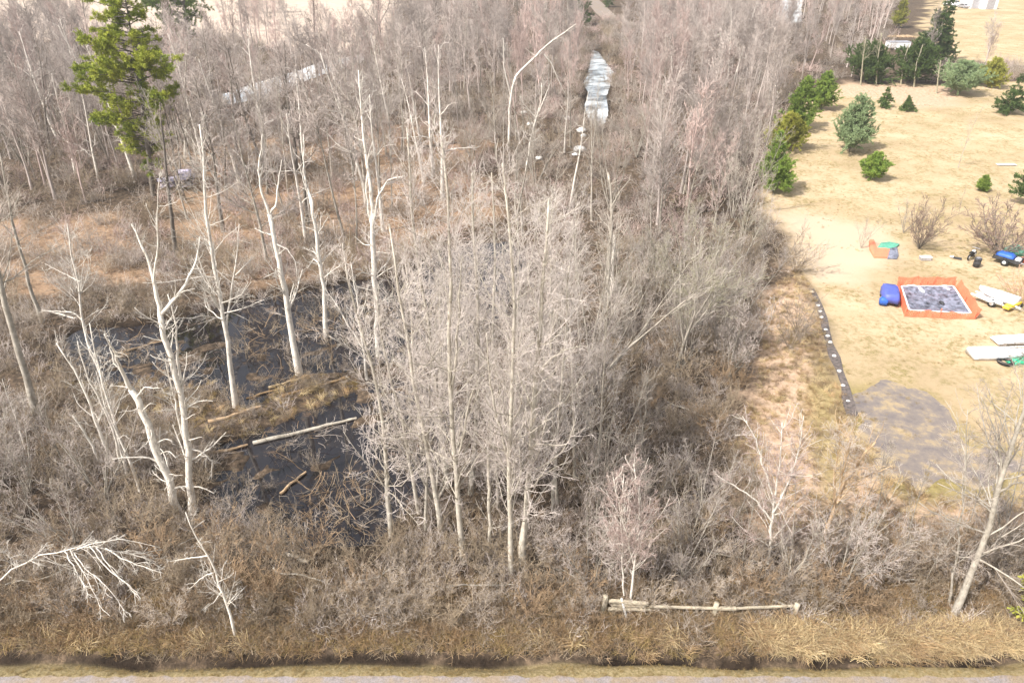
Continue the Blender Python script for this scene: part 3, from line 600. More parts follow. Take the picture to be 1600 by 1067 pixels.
M['silver'] = plain('galvanised', (.5,.5,.55), .4, .2, 3, .5)
M['lilac'] = plain('pale_sheet', (.50,.46,.58), .6, .35, 2)
# orange net: mesh with real transparency of a net is below a pixel; thin woven panel
def P2(px, py): p = gp(px, py); return p[0], p[1]

# pool with orange net round it
pc = gp(1463, 472); pool = thing('fenced_pool', 'square dark covered pool inside an orange mesh fence on the lawn', 'pool', (pc[0], pc[1], 0))
corners = [gp(1400,452)-pc, gp(1490,452)-pc, gp(1521,500)-pc, gp(1413,494)-pc]   # feet of the net: back left, back right, front right, front left
corners = [np.array([c_[0], c_[1], 0]) for c_ in corners]
inner = [c_*.88 for c_ in corners]
def curtain(a, b, h, n=18, sag=.12, lean=0):
    V, Fc = [], []; d = (b-a); nrm = np.array([-d[1], d[0], 0])/np.linalg.norm(d)
    for s_ in range(n+1):
        t = s_/n; p = a+d*t; hh = h-sag*abs(math.sin(t*math.pi*3))+random.uniform(-.03, .03); off = nrm*random.uniform(-.04, .04)
        V += [tuple(p+off), tuple(p+off*1.5+nrm*lean*.5+[0, 0, hh*.5]), tuple(p+nrm*lean+[0, 0, hh])]
    for s_ in range(n):
        for q in range(2): Fc.append((s_*3+q, s_*3+3+q, s_*3+4+q, s_*3+1+q))
    return V, Fc
m, nt, bs = new_mat('orange_net'); bs.inputs['Base Color'].default_value = (.88,.19,.10,1)
tcn = nt.nodes.new("ShaderNodeTexCoord"); vo = nt.nodes.new("ShaderNodeTexVoronoi"); vo.inputs['Scale'].default_value = 14; vo.feature = 'DISTANCE_TO_EDGE'
nt.links.new(tcn.outputs['Object'], vo.inputs['Vector']); gt = nt.nodes.new("ShaderNodeMath"); gt.operation = 'LESS_THAN'; gt.inputs[1].default_value = .26
nt.links.new(vo.outputs['Distance'], gt.inputs[0]); nt.links.new(gt.outputs[0], bs.inputs['Alpha']); M['net'] = m
for a_, b_, h_, ln in ((0, 1, 1.15, .15), (1, 2, 1.0, .35), (2, 3, .62, -.1), (3, 0, .85, -.05)):
    V, Fc = curtain(corners[a_], corners[b_], h_, lean=ln); o = link('net_panel', mesh_from('net_panel', V, Fc, M['net']), pool)
    mo = o.modifiers.new('thick', 'SOLIDIFY'); mo.thickness = .008
for c_ in corners+[(corners[0]+corners[1])/2, (corners[1]+corners[2])/2, (corners[2]+corners[3])/2, (corners[3]+corners[0])/2]:
    boxes('stake', [((c_[0], c_[1], .42), (.06, .06, .9))], M['orange'], parent=pool)
# sagging cover with wrinkles, walls of the pool
n_ = 26; V = []; Fc = []
for u in range(n_):
    for v in range(n_):
        a_, b_ = u/(n_-1), v/(n_-1); p = (inner[0]*(1-a_)+inner[1]*a_)*(1-b_)+(inner[3]*(1-a_)+inner[2]*a_)*b_
        e = min(a_, 1-a_, b_, 1-b_); z = .42-.22*min(1, e*5)+random.uniform(-.035, .035)
        V.append((p[0], p[1], z))
for u in range(n_-1):
    for v in range(n_-1): Fc.append((u*n_+v, (u+1)*n_+v, (u+1)*n_+v+1, u*n_+v+1))
link('cover', mesh_from('cover', V, Fc, M['tarpdark'], True), pool)
rim = inner+[inner[0]]
for q in range(4):
    a_, b_ = rim[q], rim[q+1]; mid = (a_+b_)/2; d = b_-a_
    boxes('pool_wall', [((mid[0]*1.02, mid[1]*1.02, .23), (np.linalg.norm(d), .12, .46), math.atan2(d[1], d[0]))], M['white'], parent=pool)
for (px, py, sx, sy) in ((1422,452,1.1,.4), (1476,454,.9,.45), (1437,457,.35,.5), (1470,478,.3,.25)):
    p = gp(px, py)-pc
    loft('cover_sheet', [[(p[0]+math.cos(a*math.pi/6)*sx*f*random.uniform(.8,1.1)*.6, p[1]+math.sin(a*math.pi/6)*sy*f*1.3, .27+.14*zz) for a in range(12)] for f, zz in ((1, 0), (.9, .5), (.4, 1))], M['white'] if px != 1470 else M['grime'], pool)

# blue covered mower
p = gp(1388, 470); t = thing('covered_mower', 'blue tarp covered ride-on mower left of the orange fence', 'mower', (p[0], p[1], 0), -.35, s=1.15)
def superring(cx, cy, z, a_, b_, n=20, pw=.4, jit=.0):
    return [(cx+a_*math.copysign(abs(math.cos(q*2*math.pi/n))**pw, math.cos(q*2*math.pi/n))+random.uniform(-jit, jit), cy+b_*math.copysign(abs(math.sin(q*2*math.pi/n))**pw, math.sin(q*2*math.pi/n))+random.uniform(-jit, jit), z+random.uniform(-jit, jit)*.5) for q in range(n)]
loft('tarp', [superring(0, 0, .28, .58, 1.05, jit=.09), superring(0, 0, .6, .60, 1.05, jit=.06), superring(0, .05, .86, .54, .98, jit=.05), superring(0, .1, .92, .46, .88, jit=.03), superring(0, .1, .95, .1, .3)], M['blue'], t)
loft('side_bag', [superring(-.45, -.85, .08, .26, .24), superring(-.45, -.85, .4, .3, .28), superring(-.45, -.85, .62, .18, .16)], M['blue2'], t)
for sx, sy in ((-.45, .7), (.45, .7), (-.45, -.6), (.45, -.7)): wheel(t, sx, sy, .28, .28, .2)

# collapsed pool
p = gp(1380, 396); t = thing('collapsed_pool', 'collapsed paddling pool with red side and dark liner behind the fenced pool', 'pool', (p[0], p[1], 0), -.1)
def blob(pts_px, z0, z1, name, mat, par, pc_):
    q = [gp(*a)-pc_ for a in pts_px]; cen = np.mean(q, 0)
    loft(name, [[(a[0], a[1], z0) for a in q], [(a[0]+random.uniform(-.06,.06), a[1], z1*random.uniform(.7,1.2)) for a in q], [(cen[0]+(a[0]-cen[0])*.6, cen[1]+(a[1]-cen[1])*.6, z1*random.uniform(.8, 1.3)) for a in q], [(cen[0]+(a[0]-cen[0])*.1, cen[1]+(a[1]-cen[1])*.1, z1) for a in q]], mat, par, smooth=False)
blob([(1353,378),(1360,377),(1368,392),(1388,391),(1388,406),(1368,406),(1358,392)], .02, .25, 'red_wall', M['orange'], t, p)
blob([(1368,392),(1372,382),(1384,379),(1400,382),(1396,388),(1386,391)], .02, .2, 'green_sheet', M['green'], t, p)
blob([(1387,388),(1398,388),(1404,400),(1402,406),(1389,407)], .02, .22, 'dark_liner', M['tarpdark'], t, p)
# white crate
p = gp(1445, 406); t = thing('white_crate', 'small white topped crate lying alone behind the fenced pool', 'crate', (p[0], p[1], 0), .0)
boxes('body', [((0, 0, .16), (.95, .5, .3))], M['silver'], .02, t); boxes('lid', [((0, -.04, .34), (1.02, .5, .06))], M['white'], .015, t)
# plastic scrap
p = gp(1493, 404); t = thing('scrap_pile', 'small black and white panel lying on bare grass', 'scrap', (p[0], p[1], 0), -.5)
boxes('black_panel', [((.15, 0, .08), (.7, .25, .12))], M['grime'], .02, t); boxes('white_panel', [((-.3, .15, .06), (.35, .3, .08), .4)], M['white'], .02, t)
# motorbike-like thing and drum
def bike(x, y, rz, label):
    t = thing('old_motorbike', label, 'motorbike', (x, y, 0), rz)
    wheel(t, 0, -.62, .3, .3, .1); wheel(t, 0, .62, .3, .3, .1)
    boxes('frame', [((0, -.1, .5), (.12, .9, .14), 0, .8), ((0, .05, .35), (.26, .4, .3), 0, .8), ((0, .55, .55), (.06, .08, .6)), ((0, -.35, .45), (.08, .5, .08))], M['grime'], .02, t)
    boxes('seat', [((0, -.35, .72), (.26, .6, .1))], M['rubber'], .03, t); boxes('tank', [((0, .12, .74), (.28, .4, .2), 0, .7)], M['white'], .04, t)
    boxes('handlebar', [((0, .5, .95), (.7, .05, .05))], M['silver'], 0, t); return t
q = gp(1517, 404); bike(q[0], q[1], -.9, 'black and white motorbike beside the bare bush')
p = gp(1525, 416); t = thing('rubbish_drum', 'black drum standing below the motorbike by the bush', 'drum', (p[0], p[1], 0))
loft('barrel', [[(math.cos(a*math.pi/8)*r_, math.sin(a*math.pi/8)*r_, z_) for a in range(16)] for r_, z_ in ((.26, 0), (.3, .02), (.3, .3), (.315, .32), (.3, .34), (.3, .62), (.315, .64), (.3, .8), (.26, .82))], M['grime'], t)
boxes('drum_lid', [((0, 0, .85), (.35, .3, .05), .3)], M['silver'], .01, t)
# blue trailer
p = gp(1572, 412); t = thing('loaded_trailer', 'small trailer with blue tarp load beside the bare bush', 'trailer', (p[0], p[1], 0), .7)
boxes('bed', [((0, 0, .45), (1.2, 2.2, .1)), ((-.58, 0, .6), (.05, 2.2, .28)), ((.58, 0, .6), (.05, 2.2, .28))], M['grime'], .01, t)
loft('blue_load', [superring(0, .25, .52, .5, .8, jit=.05), superring(0, .25, .85, .5, .75, jit=.05), superring(0, .25, 1.05, .3, .5, jit=.04)], M['blue2'], t)
loft('white_bag', [superring(.1, -.8, .52, .35, .25, jit=.03), superring(.1, -.8, .75, .32, .22, jit=.03), superring(.1, -.8, .85, .15, .1)], M['white'], t)
wheel(t, -.72, 0, .32, .32, .18); wheel(t, .72, 0, .32, .32, .18); boxes('drawbar', [((0, -1.6, .42), (.09, 1.2, .09))], M['silver'], 0, t)
p = gp(1583, 396); t = thing('green_tarp_heap', 'green tarpaulin heap behind the blue load in the bush', 'tarp', (p[0], p[1], 0))
loft('tarp', [superring(0, 0, 0, .9, .6, jit=.1), superring(0, 0, .4, .75, .5, jit=.1), superring(.1, 0, .75, .45, .3, jit=.08), superring(.1, 0, .9, .1, .1)], M['green'], t)
p = gp(1600, 412); t = thing('red_bucket', 'orange red bucket at the right edge beside the trailer', 'bucket', (p[0], p[1], 0))
loft('tub', [[(math.cos(a*math.pi/8)*r_, math.sin(a*math.pi/8)*r_, z_) for a in range(16)] for r_, z_ in ((.28, 0), (.36, .5), (.38, .52), (.33, .52), (.26, .1))], M['orange'], t)
boxes('handle', [((0, 0, .6), (.72, .03, .03))], M['silver'], 0, t)

# dinghies
def hull(L, Wd, Hh, par, mat, z=0, x=0, y=0, rz=0, flip=False):
    rings = []
    for s_ in range(11):
        t_ = s_/10; w = Wd/2*(1-max(0, (t_-.45)/.55)**2.2)*(.9+.1*min(1, t_*4)); w = max(w, .03); d = Hh*(1-.35*t_)
        pts = []
        for q in range(9):
            a_ = math.pi*q/8; pts.append((x+math.cos(a_)*w, y+(t_-.5)*L, z+(math.sin(a_)**.7*d if flip else Hh-math.sin(a_)**.7*d)))
        rings.append(pts)
    if rz: R_ = Matrix.Rotation(rz, 3, 'Z'); rings = [[tuple(R_ @ Vector(p_)) for p_ in r] for r in rings]
    o = loft('hull', rings, mat, par, closed=flip, cap=True)
    mo = o.modifiers.new('thick', 'SOLIDIFY'); mo.thickness = .03; return o
p = gp(1552, 474); t = thing('boat_trailer', 'white upturned boat on a yellow trailer at right of the fenced pool', 'boat', (p[0], p[1], 0), .55, s=1.15)
boxes('trailer_frame', [((0, -.2, .38), (.1, 3.2, .1)), ((-.5, 0, .38), (.08, 2.2, .08)), ((.5, 0, .38), (.08, 2.2, .08)), ((0, .9, .38), (1.1, .08, .08))], M['white'], .01, t)
boxes('yellow_bar', [((0, -1.2, .42), (1.7, .45, .2))], M['yellow'], .02, t)
hull(2.7, 1.1, .5, t, M['white'], .5, .25, 0, 0, True)
boxes('seat_board', [((-.7, .1, .5), (.35, 1.8, .12), .1), ((-.85, .5, .45), (.2, 1.6, .1), -.05)], M['white'], .02, t)
wheel(t, -.75, -.2, .3, .3, .16); wheel(t, .9, -1.3, .22, .22, .12)
p = gp(1562, 556); t = thing('upturned_boat', 'long white upturned boat with dark bow window at the right edge', 'boat', (p[0], p[1], 0), -1.52)
hull(4.6, 1.25, .65, t, M['white'], .1, 0, 0, 0, True); boxes('bow_window', [((0, -2.18, .38), (.5, .1, .3))], M['grime'], .03, t)
boxes('keel', [((0, .2, .78), (.06, 3.6, .05))], M['white'], .01, t); boxes('chock', [((0, -1.3, .05), (1.2, .15, .12)), ((0, 1.3, .05), (1.2, .15, .12))], M['plank'], 0, t)
p = gp(1588, 536); t = thing('white_panel_stack', 'stack of white sheets lying behind the long upturned boat', 'sheets', (p[0], p[1], 0), .04)
for q in range(3): boxes('sheet', [((q*.08, -q*.05, .25+q*.11), (3.6, 1.1, .07), q*.03)], M['white'], .01, t)
boxes('prop', [((-1.2, 0, .1), (.15, 1, .2)), ((1.2, 0, .1), (.15, 1, .2))], M['plank'], 0, t)
p = gp(1570, 567); t = thing('discarded_tyre', 'dark tyre lying flat in front of the upturned white boat', 'wheel', (p[0], p[1], 0))
loft('tread', [[(math.cos(a*math.pi/10)*(.45+r_), math.sin(a*math.pi/10)*(.45+r_), z_) for a in range(20)] for r_, z_ in ((-.14, .05), (-.05, .02), (.05, .0), (.1, .06), (.1, .18), (.05, .24), (-.05, .22), (-.14, .19), (-.14, .05))], M['rubber'], t, cap=False)
p = gp(1592, 566); t = thing('green_net_heap', 'bright green crumpled net right of the dark tyre', 'net', (p[0], p[1], 0), .3)
loft('folds', [superring(0, 0, 0, .9, .35, jit=.12), superring(0, 0, .18, .75, .28, jit=.14), superring(.1, 0, .3, .4, .18, jit=.08)], plain('bright_green', (.05,.55,.30), .6), t)
p = gp(1572, 258); t = thing('white_board', 'white board lying flat far up the lawn', 'board', (p[0], p[1], 0), .02)
boxes('panel', [((0, 0, .08), (2.4, .7, .05))], M['white'], .01, t); boxes('batten', [((0, .2, .03), (2.2, .06, .06)), ((0, -.2, .03), (2.2, .06, .06))], M['plank'], 0, t)

# edging stones along a dark strip of fabric
fs, _n, _b = new_mat('edging_fabric'); nn = noise(_n, 5, 6); rr_ = ramp(_n, nn.outputs[0], [(.3, (.05,.045,.045)), (.7, (.20,.165,.15))]); _n.links.new(rr_.outputs[0], _b.inputs['Base Color'])
line = [(1268,452),(1272,462),(1279,478),(1284,497),(1291,517),(1298,537),(1304,558),(1311,580),(1318,604),(1326,628),(1334,650)]
edge = ribbon('path_edging', [gp(*q)[:2] for q in line], .6, .05, fs, .16)
def stone(px, py, s, label, group, mat='stone', name='edging_stone'):
    p = gp(px, py); g = np.random.default_rng(int(px*7+py)); rings = []
    for z_, f in ((0, .9), (.45, 1.05), (.8, .8), (1, .35)):
        rings.append([(math.cos(a*math.pi/5)*s*f*g.uniform(.8, 1.15), math.sin(a*math.pi/5)*s*.8*f*g.uniform(.8, 1.15), z_*s*.8) for a in range(10)])
    o = loft(name, rings, M[mat]); o.location = (p[0], p[1], gz(p[0], p[1])+.01); return tag(o, label, 'stone', group)
ORD = ['first','second','third','fourth','fifth','sixth','seventh','eighth','ninth','tenth','eleventh','twelfth','thirteenth','fourteenth','fifteenth','sixteenth','seventeenth','eighteenth','nineteenth','twentieth']
_T = {2: 'twenty', 3: 'thirty', 4: 'forty', 5: 'fifty', 6: 'sixty'}
for _k in range(20, 69): ORD.append((_T[(_k+1)//10]+'-'+ORD[(_k+1) % 10-1]) if (_k+1) % 10 else _T[(_k+1)//10][:-1]+'ieth')
sp = [(1268,458),(1278,479),(1281,488),(1283,497),(1290,516),(1293,526),(1297,536),(1303,557),(1311,581),(1317,603),(1325,627)]
for n_, (px, py) in enumerate(sp): stone(px, py, .17, f'white edging stone, {ORD[n_]} from the top of the dark edging strip', 'white stones along the edging strip')
for n_, (px, py, s_) in enumerate([(908,207,.8), (912,214,.5), (905,236,.9), (899,243,.45), (828,196,.6), (818,178,.5), (888,186,.6), (842,249,.5)]):
    stone(px, py, s_, f'pale boulder in the brown bank left of the creek, {ORD[n_]} counted from the creek', 'pale boulders beside the creek', name='boulder')

# junk heap in the wood at left
p = gp(277, 292); t = thing('sheet_metal_heap', 'heap of lilac metal sheets dumped in the left part of the wood', 'scrap heap', (p[0], p[1], gz(*p[:2])))
for q in range(7):
    boxes('metal_sheet', [((random.uniform(-1.2, 1.2), random.uniform(-.8, .8), .35+q*.17), (random.uniform(1.5, 2.6), random.uniform(1.6, 2.6), .04), random.uniform(-.6, .6), 1, random.uniform(-.35, .35))], M['lilac'], 0, t)
boxes('scrap_box', [((1.6, .2, .6), (.7, .9, 1.1), .2), ((-1.4, .6, .5), (.9, .8, .9), -.3)], M['grime'], .03, t); boxes('appliance', [((1.7, -.6, .45), (.5, .5, .8), .4)], M['white'], .03, t)

# rail fence in the foreground
def fpx(px, py, z): return gp(px, py, z)
post = gp(943, 957); t = thing('rail_fence', 'weathered low rail fence half buried in brush near the ditch', 'fence', (post[0], post[1], gz(*post[:2])))
def plank(name, a, b, w, h, par, org, mat='plank'):
    a, b = np.array(a)-org, np.array(b)-org; d = b-a; L = np.linalg.norm(d); o = boxes(name, [((0, 0, 0), (L, w, h))], M[mat], .012, par)
    o.location = tuple((a+b)/2); o.rotation_euler = Vector(d).to_track_quat('X', 'Z').to_euler(); return o
org = np.array([post[0], post[1], gz(*post[:2])]); zz = .75
for (px, hh) in ((943, 1.15), (1115, .9), (1240, .85)):
    q = gp(px, 957 if px == 943 else 962); d = q-org
    P = np.array([[d[0], d[1], -.2-org[2]], [d[0]+.02, d[1], hh*.5], [d[0]+.03, d[1]+.02, hh]]); T_ = Tubes(); T_.one(resample(P, 5), np.array([.14, .14, .13, .13, .12]), 8); link('post', T_.mesh('post', M['plank']), t)
plank('rail', gp(951,938,.8), gp(1013,943,.8), .16, .13, t, org); plank('rail', gp(950,951,.45), gp(1016,951,.45), .15, .12, t, org); plank('rail', gp(955,945,.62), gp(1010,947,.62), .1, .08, t, org)
plank('rail', gp(1014,947,.6), gp(1118,950,.6), .11, .1, t, org); plank('rail', gp(1114,950,.62), gp(1150,950,.62), .15, .12, t, org); plank('rail', gp(1148,950,.6), gp(1245,946,.6), .1, .1, t, org)
plank('board', gp(971,934,1.0), gp(979,965,.1), .1, .05, t, org, 'stone')

# far yard: sheds, car, trailer
def shed(px, py, w, label):
    p = gp(px, py); t = thing('white_shed', label, 'shed', (p[0], p[1], 0))
    pr = [(-w/2, 0), (-w/2, w*.75), (-w*.38, w*.95), (-w*.15, w*1.05), (w*.15, w*1.05), (w*.38, w*.95), (w/2, w*.75), (w/2, 0)]
    loft('cover', [[(x, y_, z) for x, z in pr] for y_ in (0, 1.5, 3, 4.5, 6)], M['white'], t, smooth=False)
    boxes('door', [((0, -.03, w*.32), (w*.55, .05, w*.62))], M['silver'], 0, t)
shed(1523, 14, 4.8, 'left one of two white garden sheds at the top right'); shed(1546, 15, 4.8, 'right one of two white garden sheds at the top right')
def car(px, py, label, rz, mat, s=1):
    p = gp(px, py); t = thing('parked_car', label, 'car', (p[0], p[1], 0), rz, s=s)
    prof = [(-2.2, .35), (-2.25, .75), (-1.5, .95), (-.9, 1.42), (.9, 1.45), (1.7, .98), (2.2, .85), (2.25, .35)]
    loft('body', [[(x_, y_, z_) for y_, z_ in prof] for x_ in (-.85, 0, .85)], mat, t, smooth=False)
    boxes('window', [((0, -1.25, 1.2), (1.5, .12, .36), 0, 1, -.7), ((.86, 0, 1.2), (.04, 1.7, .3)), ((-.86, 0, 1.2), (.04, 1.7, .3))], M['grime'], 0, t)
    for sx in (-.8, .8):
        for sy in (-1.4, 1.4): wheel(t, sx, sy, .33, .33, .2)
car(1487, 10, 'white car parked left of the two white sheds', .5, M['white'], 1.3)
car(1505, 13, 'grey car parked between the white car and the sheds', .2, M['silver'], 1.0)
p = gp(1401, 78); t = thing('flat_trailer', 'white flat topped trailer between the dark evergreens', 'trailer', (p[0], p[1], 0), .03)
boxes('box', [((0, 0, 1.15), (5.2, 2.2, 1.3))], M['white'], .08, t); boxes('roof_edge', [((0, 0, 1.84), (5.3, 2.3, .08))], M['silver'], 0, t); wheel(t, -1, -1.0, .35, .35, .2, 'Y'); wheel(t, 1, -1.0, .35, .35, .2, 'Y')
p = gp(1405, 58); t = thing('plank_stack', 'stack of orange planks lying behind the white trailer', 'planks', (p[0], p[1], 0), .1)
for q in range(6): boxes('plank', [((-3+q*1.2, 0, .15), (.6, 3.2, .25))], M['orangebark'], 0, t)

# ------------------------------------------------------------------ conifers
def needles(g, P, R_, per_m, size, mat_name, fw=.12):
    """many small leaf sized blades round the twigs in P (B,N,3)"""
    B, N, _ = P.shape; PL = np.linalg.norm(np.diff(P, axis=1), axis=2).sum(1); cnt = np.maximum(1, g.poisson(PL*per_m)); idx = np.repeat(np.arange(B), cnt); m_ = len(idx)
    t = g.random(m_)**.8; f = t*(N-1)*.9999; i_ = f.astype(int); w = (f-i_)[:, None]; pos = P[idx, i_]*(1-w)+P[idx, i_+1]*w
    T = P[idx, i_+1]-P[idx, i_]; T /= np.linalg.norm(T, axis=1, keepdims=True)+1e-9
    d = T*.7+g.normal(size=(m_, 3))*.55; d[:, 2] += .15; d /= np.linalg.norm(d, axis=1, keepdims=True)
    s_ = np.cross(d, g.normal(size=(m_, 3))); s_ /= np.linalg.norm(s_, axis=1, keepdims=True)+1e-9
    L = size*g.uniform(.6, 1.3, m_)[:, None]; Wd = L*fw
    V = np.stack([pos-s_*Wd*.4, pos+s_*Wd*.4, pos+d*L+s_*Wd, pos+d*L-s_*Wd], 1).reshape(-1, 3); Fq = np.arange(m_*4).reshape(-1, 4)
    return V, Fq
def conifer_mesh(seed, H, rad, kind, mat):
    g = np.random.default_rng(seed); W = Tubes(); P, R = trunk_line(g, H, max(.06, H*.014), .02, .02); W.one(P, R, 6); P = P[None]; R = R[None]
    if kind == 'spruce': Q, RR = spawn(g, P, R, np.clip(H*13, 88, 260)/H, .06, .99, (85, 8), rad/H*1.15, 5, .06, -.01, rs=.3, taper=.93, lmin=.12)
    elif kind == 'cedar': Q, RR = spawn(g, P, R, 130/H*1.3, .04, .97, (64, 10), rad/H*1.5, 5, .08, .09, rs=.3, taper=.82, lmin=.25)
    elif kind == 'pine': Q, RR = spawn(g, P, R, 48/H*1.2, .12, .99, (68, 12), rad/H*1.2, 6, .09, .05, rs=.35, taper=.6, lmin=.5)
    W.add(Q, RR, 4)
    Q2, R2 = spawn(g, Q, RR, 3.4 if kind != 'pine' else 2.4, .2, 1, (45, 14), .42, 4, .12, .05, rs=.5, lmax=1.6, lmin=.15)
    W.add(Q2, R2, 3)
    sz = {'spruce': .16, 'cedar': .15, 'pine': .22}[kind]*(1 if H < 12 else 1.2)
    V, Fq = needles(g, Q2, R2, 110, sz*1.2, mat); V2, F2 = needles(g, Q, RR, 70, sz*1.2, mat)
    V = np.concatenate([V, V2]); Fq = np.concatenate([Fq, F2+len(V)-len(V2)])
    return W.mesh('trunk', M['dark']), fast_mesh('crown', V, Fq, M[mat], False)
def conifer(px, py, wpx, toppy, kind, mat, label, name='evergreen_tree', group='evergreens on the lawn', lean=0):
    p = gp(px, py); top = at_depth(px, toppy, p[1]); H = max(.8, top[2]); mpp = (p[1]*CP+CAM_H*SP)/F; rad = wpx*mpp/2
    tm, cm = conifer_mesh(int(px*3+py), H, rad, kind, mat)
    o = thing(name, label, 'tree', (p[0], p[1], gz(p[0], p[1])-.03), 0, group); link('trunk', tm, o); link('crown', cm, o); placed.append(o); return o
conifer(1247,203,46,120,'cedar','needle','tall green cedar at the wood edge, front one of the leaning pair')
conifer(1283,172,38,112,'cedar','needle','green cedar at the wood edge, just behind and right of the tall one')
conifer(1327,236,56,148,'cedar','needle_blue','grey green loose pine standing alone on the upper lawn')
conifer(1381,168,24,136,'spruce','needle_dark','small pointed spruce below the slim trunks, left of two')
conifer(1417,174,22,150,'spruce','needle_dark','smallest dark round spruce below the slim trunks, right of two')
conifer(1363,281,38,240,'cedar','needle','low bright green bush pine on the middle of the upper lawn')
conifer(1578,177,44,114,'spruce','needle_dark','dark spruce with notched outline near the right edge of the upper lawn')
conifer(1534,299,18,277,'cedar','needle','tiny green cedar right of the middle lawn')
conifer(1602,322,50,236,'pine','needle_dark','dark pine cut by the right edge beside the bare bush')
conifer(1208,300,46,205,'cedar','needle','bright green cedar hanging out of the wood over the lawn corner')
conifer(1228,232,50,178,'cedar','needle_yellow','yellow green cedar tucked behind the bright green one at the lawn corner')
conifer(1455,100,52,-25,'spruce','needle_dark','tall dark spruce rising behind the white trailer')
conifer(1350,128,64,68,'cedar','needle_dark','broad dark evergreen left of the white trailer')
conifer(1424,132,62,62,'cedar','needle_dark','broad dark evergreen right of the white trailer')
conifer(1542,137,36,92,'cedar','needle_yellow','yellowish evergreen on the hedge line before the right field')
conifer(1497,148,60,100,'cedar','needle_blue','greyish thin evergreen among twigs on the hedge line')
conifer(910,40,30,-40,'spruce','needle_dark','dark evergreen left of the far track', group='evergreens by the far track')
conifer(952,12,20,-30,'spruce','needle_dark','small evergreen right of the far track', group='evergreens by the far track')
conifer(1402,45,22,-5,'cedar','needle_yellow','slim olive evergreen behind the plank stack', group='evergreens by the far track')
conifer(1606,985,90,845,'pine','needle_yellow','yellow green pine cut by the right edge at the bottom corner', group='evergreens near the road')
# the big white pine at top left: traced whorls
def big_pine(base, topx, toppy, layers, label, mat, seed):
    g = np.random.default_rng(seed); p = gp(*base); Y0 = p[1]; b = np.array([p[0], p[1], gz(*p[:2])]); mpp = (Y0*CP+CAM_H*SP)/F
    P = resample([p, at_depth((base[0]*.5+topx*.5)+4, (base[1]+toppy)/2, Y0), at_depth(topx, toppy, Y0)], 14)-b; R = np.linspace(.34, .04, 14); W = Tubes(); W.one(P, R, 8)
    Qs = []
    for (ly, left, right, n_) in layers:
        t = (base[1]-ly)/(base[1]-toppy); z_ = at_depth(base[0], ly, Y0)[2]-b[2]; k_ = np.argmin(abs(P[:, 2]-z_)); o_ = P[k_].copy(); o_[2] = z_
        cx = pix(o_+b)[0]
        for q in range(int(n_*1.7)):
            a_ = g.uniform(0, 2*math.pi); L = ((right-cx) if math.cos(a_) > 0 else (cx-left))*mpp*g.uniform(.65, 1.05)*(.55+.45*abs(math.cos(a_)))
            L = max(L, .8); d = np.array([math.cos(a_), math.sin(a_), g.uniform(-.05, .35)]); pts = [o_+[0, 0, g.uniform(-.7, .7)]]
            for s_ in range(6): d = d+g.normal(size=3)*.09; d[2] += .03; pts.append(pts[-1]+d/np.linalg.norm(d)*L/6)
            Qs.append(np.array(pts))
    Qs = np.array(Qs); RR = np.tile(np.linspace(.07, .015, 7), (len(Qs), 1)); W.add(Qs, RR, 5)
    Q2, R2 = spawn(g, Qs, RR, 3.6, .35, 1, (42, 14), .28, 4, .12, .08, rs=.5, lmin=.3, lmax=1.5); W.add(Q2, R2, 3)
    Q3, R3 = spawn(g, Q2, R2, 3.2, .2, 1, (42, 16), .8, 3, .12, .08, rs=.6, lmin=.3, lmax=1.0)
    V, Fq = needles(g, Q3, R3, 75, .26, mat, .09); V2, F2 = needles(g, Q2, R2, 70, .28, mat, .09); Fq = np.concatenate([Fq, F2+len(V)]); V = np.concatenate([V, V2])
    o = thing('pine_tree', label, 'tree', tuple(b), 0, 'tall white pines in the left wood'); link('trunk', W.mesh('trunk', M['dark']), o); link('crown', fast_mesh('crown', V, Fq, M[mat], False), o); placed.append(o)
M['needle_pine'] = bark('needle_pine', (.16,.22,.03), (.50,.52,.08), .35, .05)
big_pine((240,305), 190, -35, [(265,210,262,5),(240,195,268,8),(222,185,275,8),(205,170,270,8),(188,150,240,8),(170,160,300,9),(150,132,250,9),(125,130,225,9),(115,190,300,9),(105,130,240,9),(85,135,245,9),(60,150,252,10),(42,152,232,8),(20,145,222,9),(0,160,215,7),(-15,165,210,6),(-28,175,205,4)], 'tall yellow green white pine rising over the left wood', 'needle_pine', 77)
big_pine((296,95), 268, -130, [(52,265,310,7),(40,250,318,8),(25,240,325,9),(8,225,330,10),(-8,225,328,10),(-30,230,320,9),(-60,240,310,8),(-90,250,300,6),(-115,258,285,5)], 'dark green pine cut by the top edge, right of the yellow green pine', 'needle', 78)

# ------------------------------------------------------------------ small yard trees and bushes
def small(kind, px, py, toppy, label, name='bare_tree', cat='tree', group='bare trees and bushes of the yard', wfac=1):
    p = gp(px, py); h = at_depth(px, toppy, p[1])[2]; o = put_tree(kind, p[0], p[1], h, label, name, cat, group)
    if wfac != 1: o.scale = (o.scale[0]*wfac, o.scale[1]*wfac, o.scale[2])
    return o
small('clump', 1412, 362, 305, 'small bare tree behind the white crate, left of two', wfac=1.3)
small('shrubpink', 1436, 388, 308, 'denser bare bush directly behind the white crate', 'bare_bush', 'bush', wfac=.8)
small('clump', 1345, 388, 335, 'thin bare sapling left of the collapsed pool')
small('shrubpink', 1560, 398, 318, 'wide reddish grey bush beside the blue trailer', 'bare_bush', 'bush', wfac=1.6)
small('shrubred', 1592, 478, 425, 'reddish bush at the right edge behind the yellow trailer', 'bare_bush', 'bush', wfac=1.5)
small('sapling', 1497, 262, 165, 'thin grey sapling in the middle of the upper lawn')
small('sapling', 1498, 335, 290, 'faint tiny sapling below the thin grey one')
small('shrubgrey', 1243, 425, 360, 'dense grey bush on the wood corner by the bare ground', 'bare_bush', 'bush', wfac=1.2)
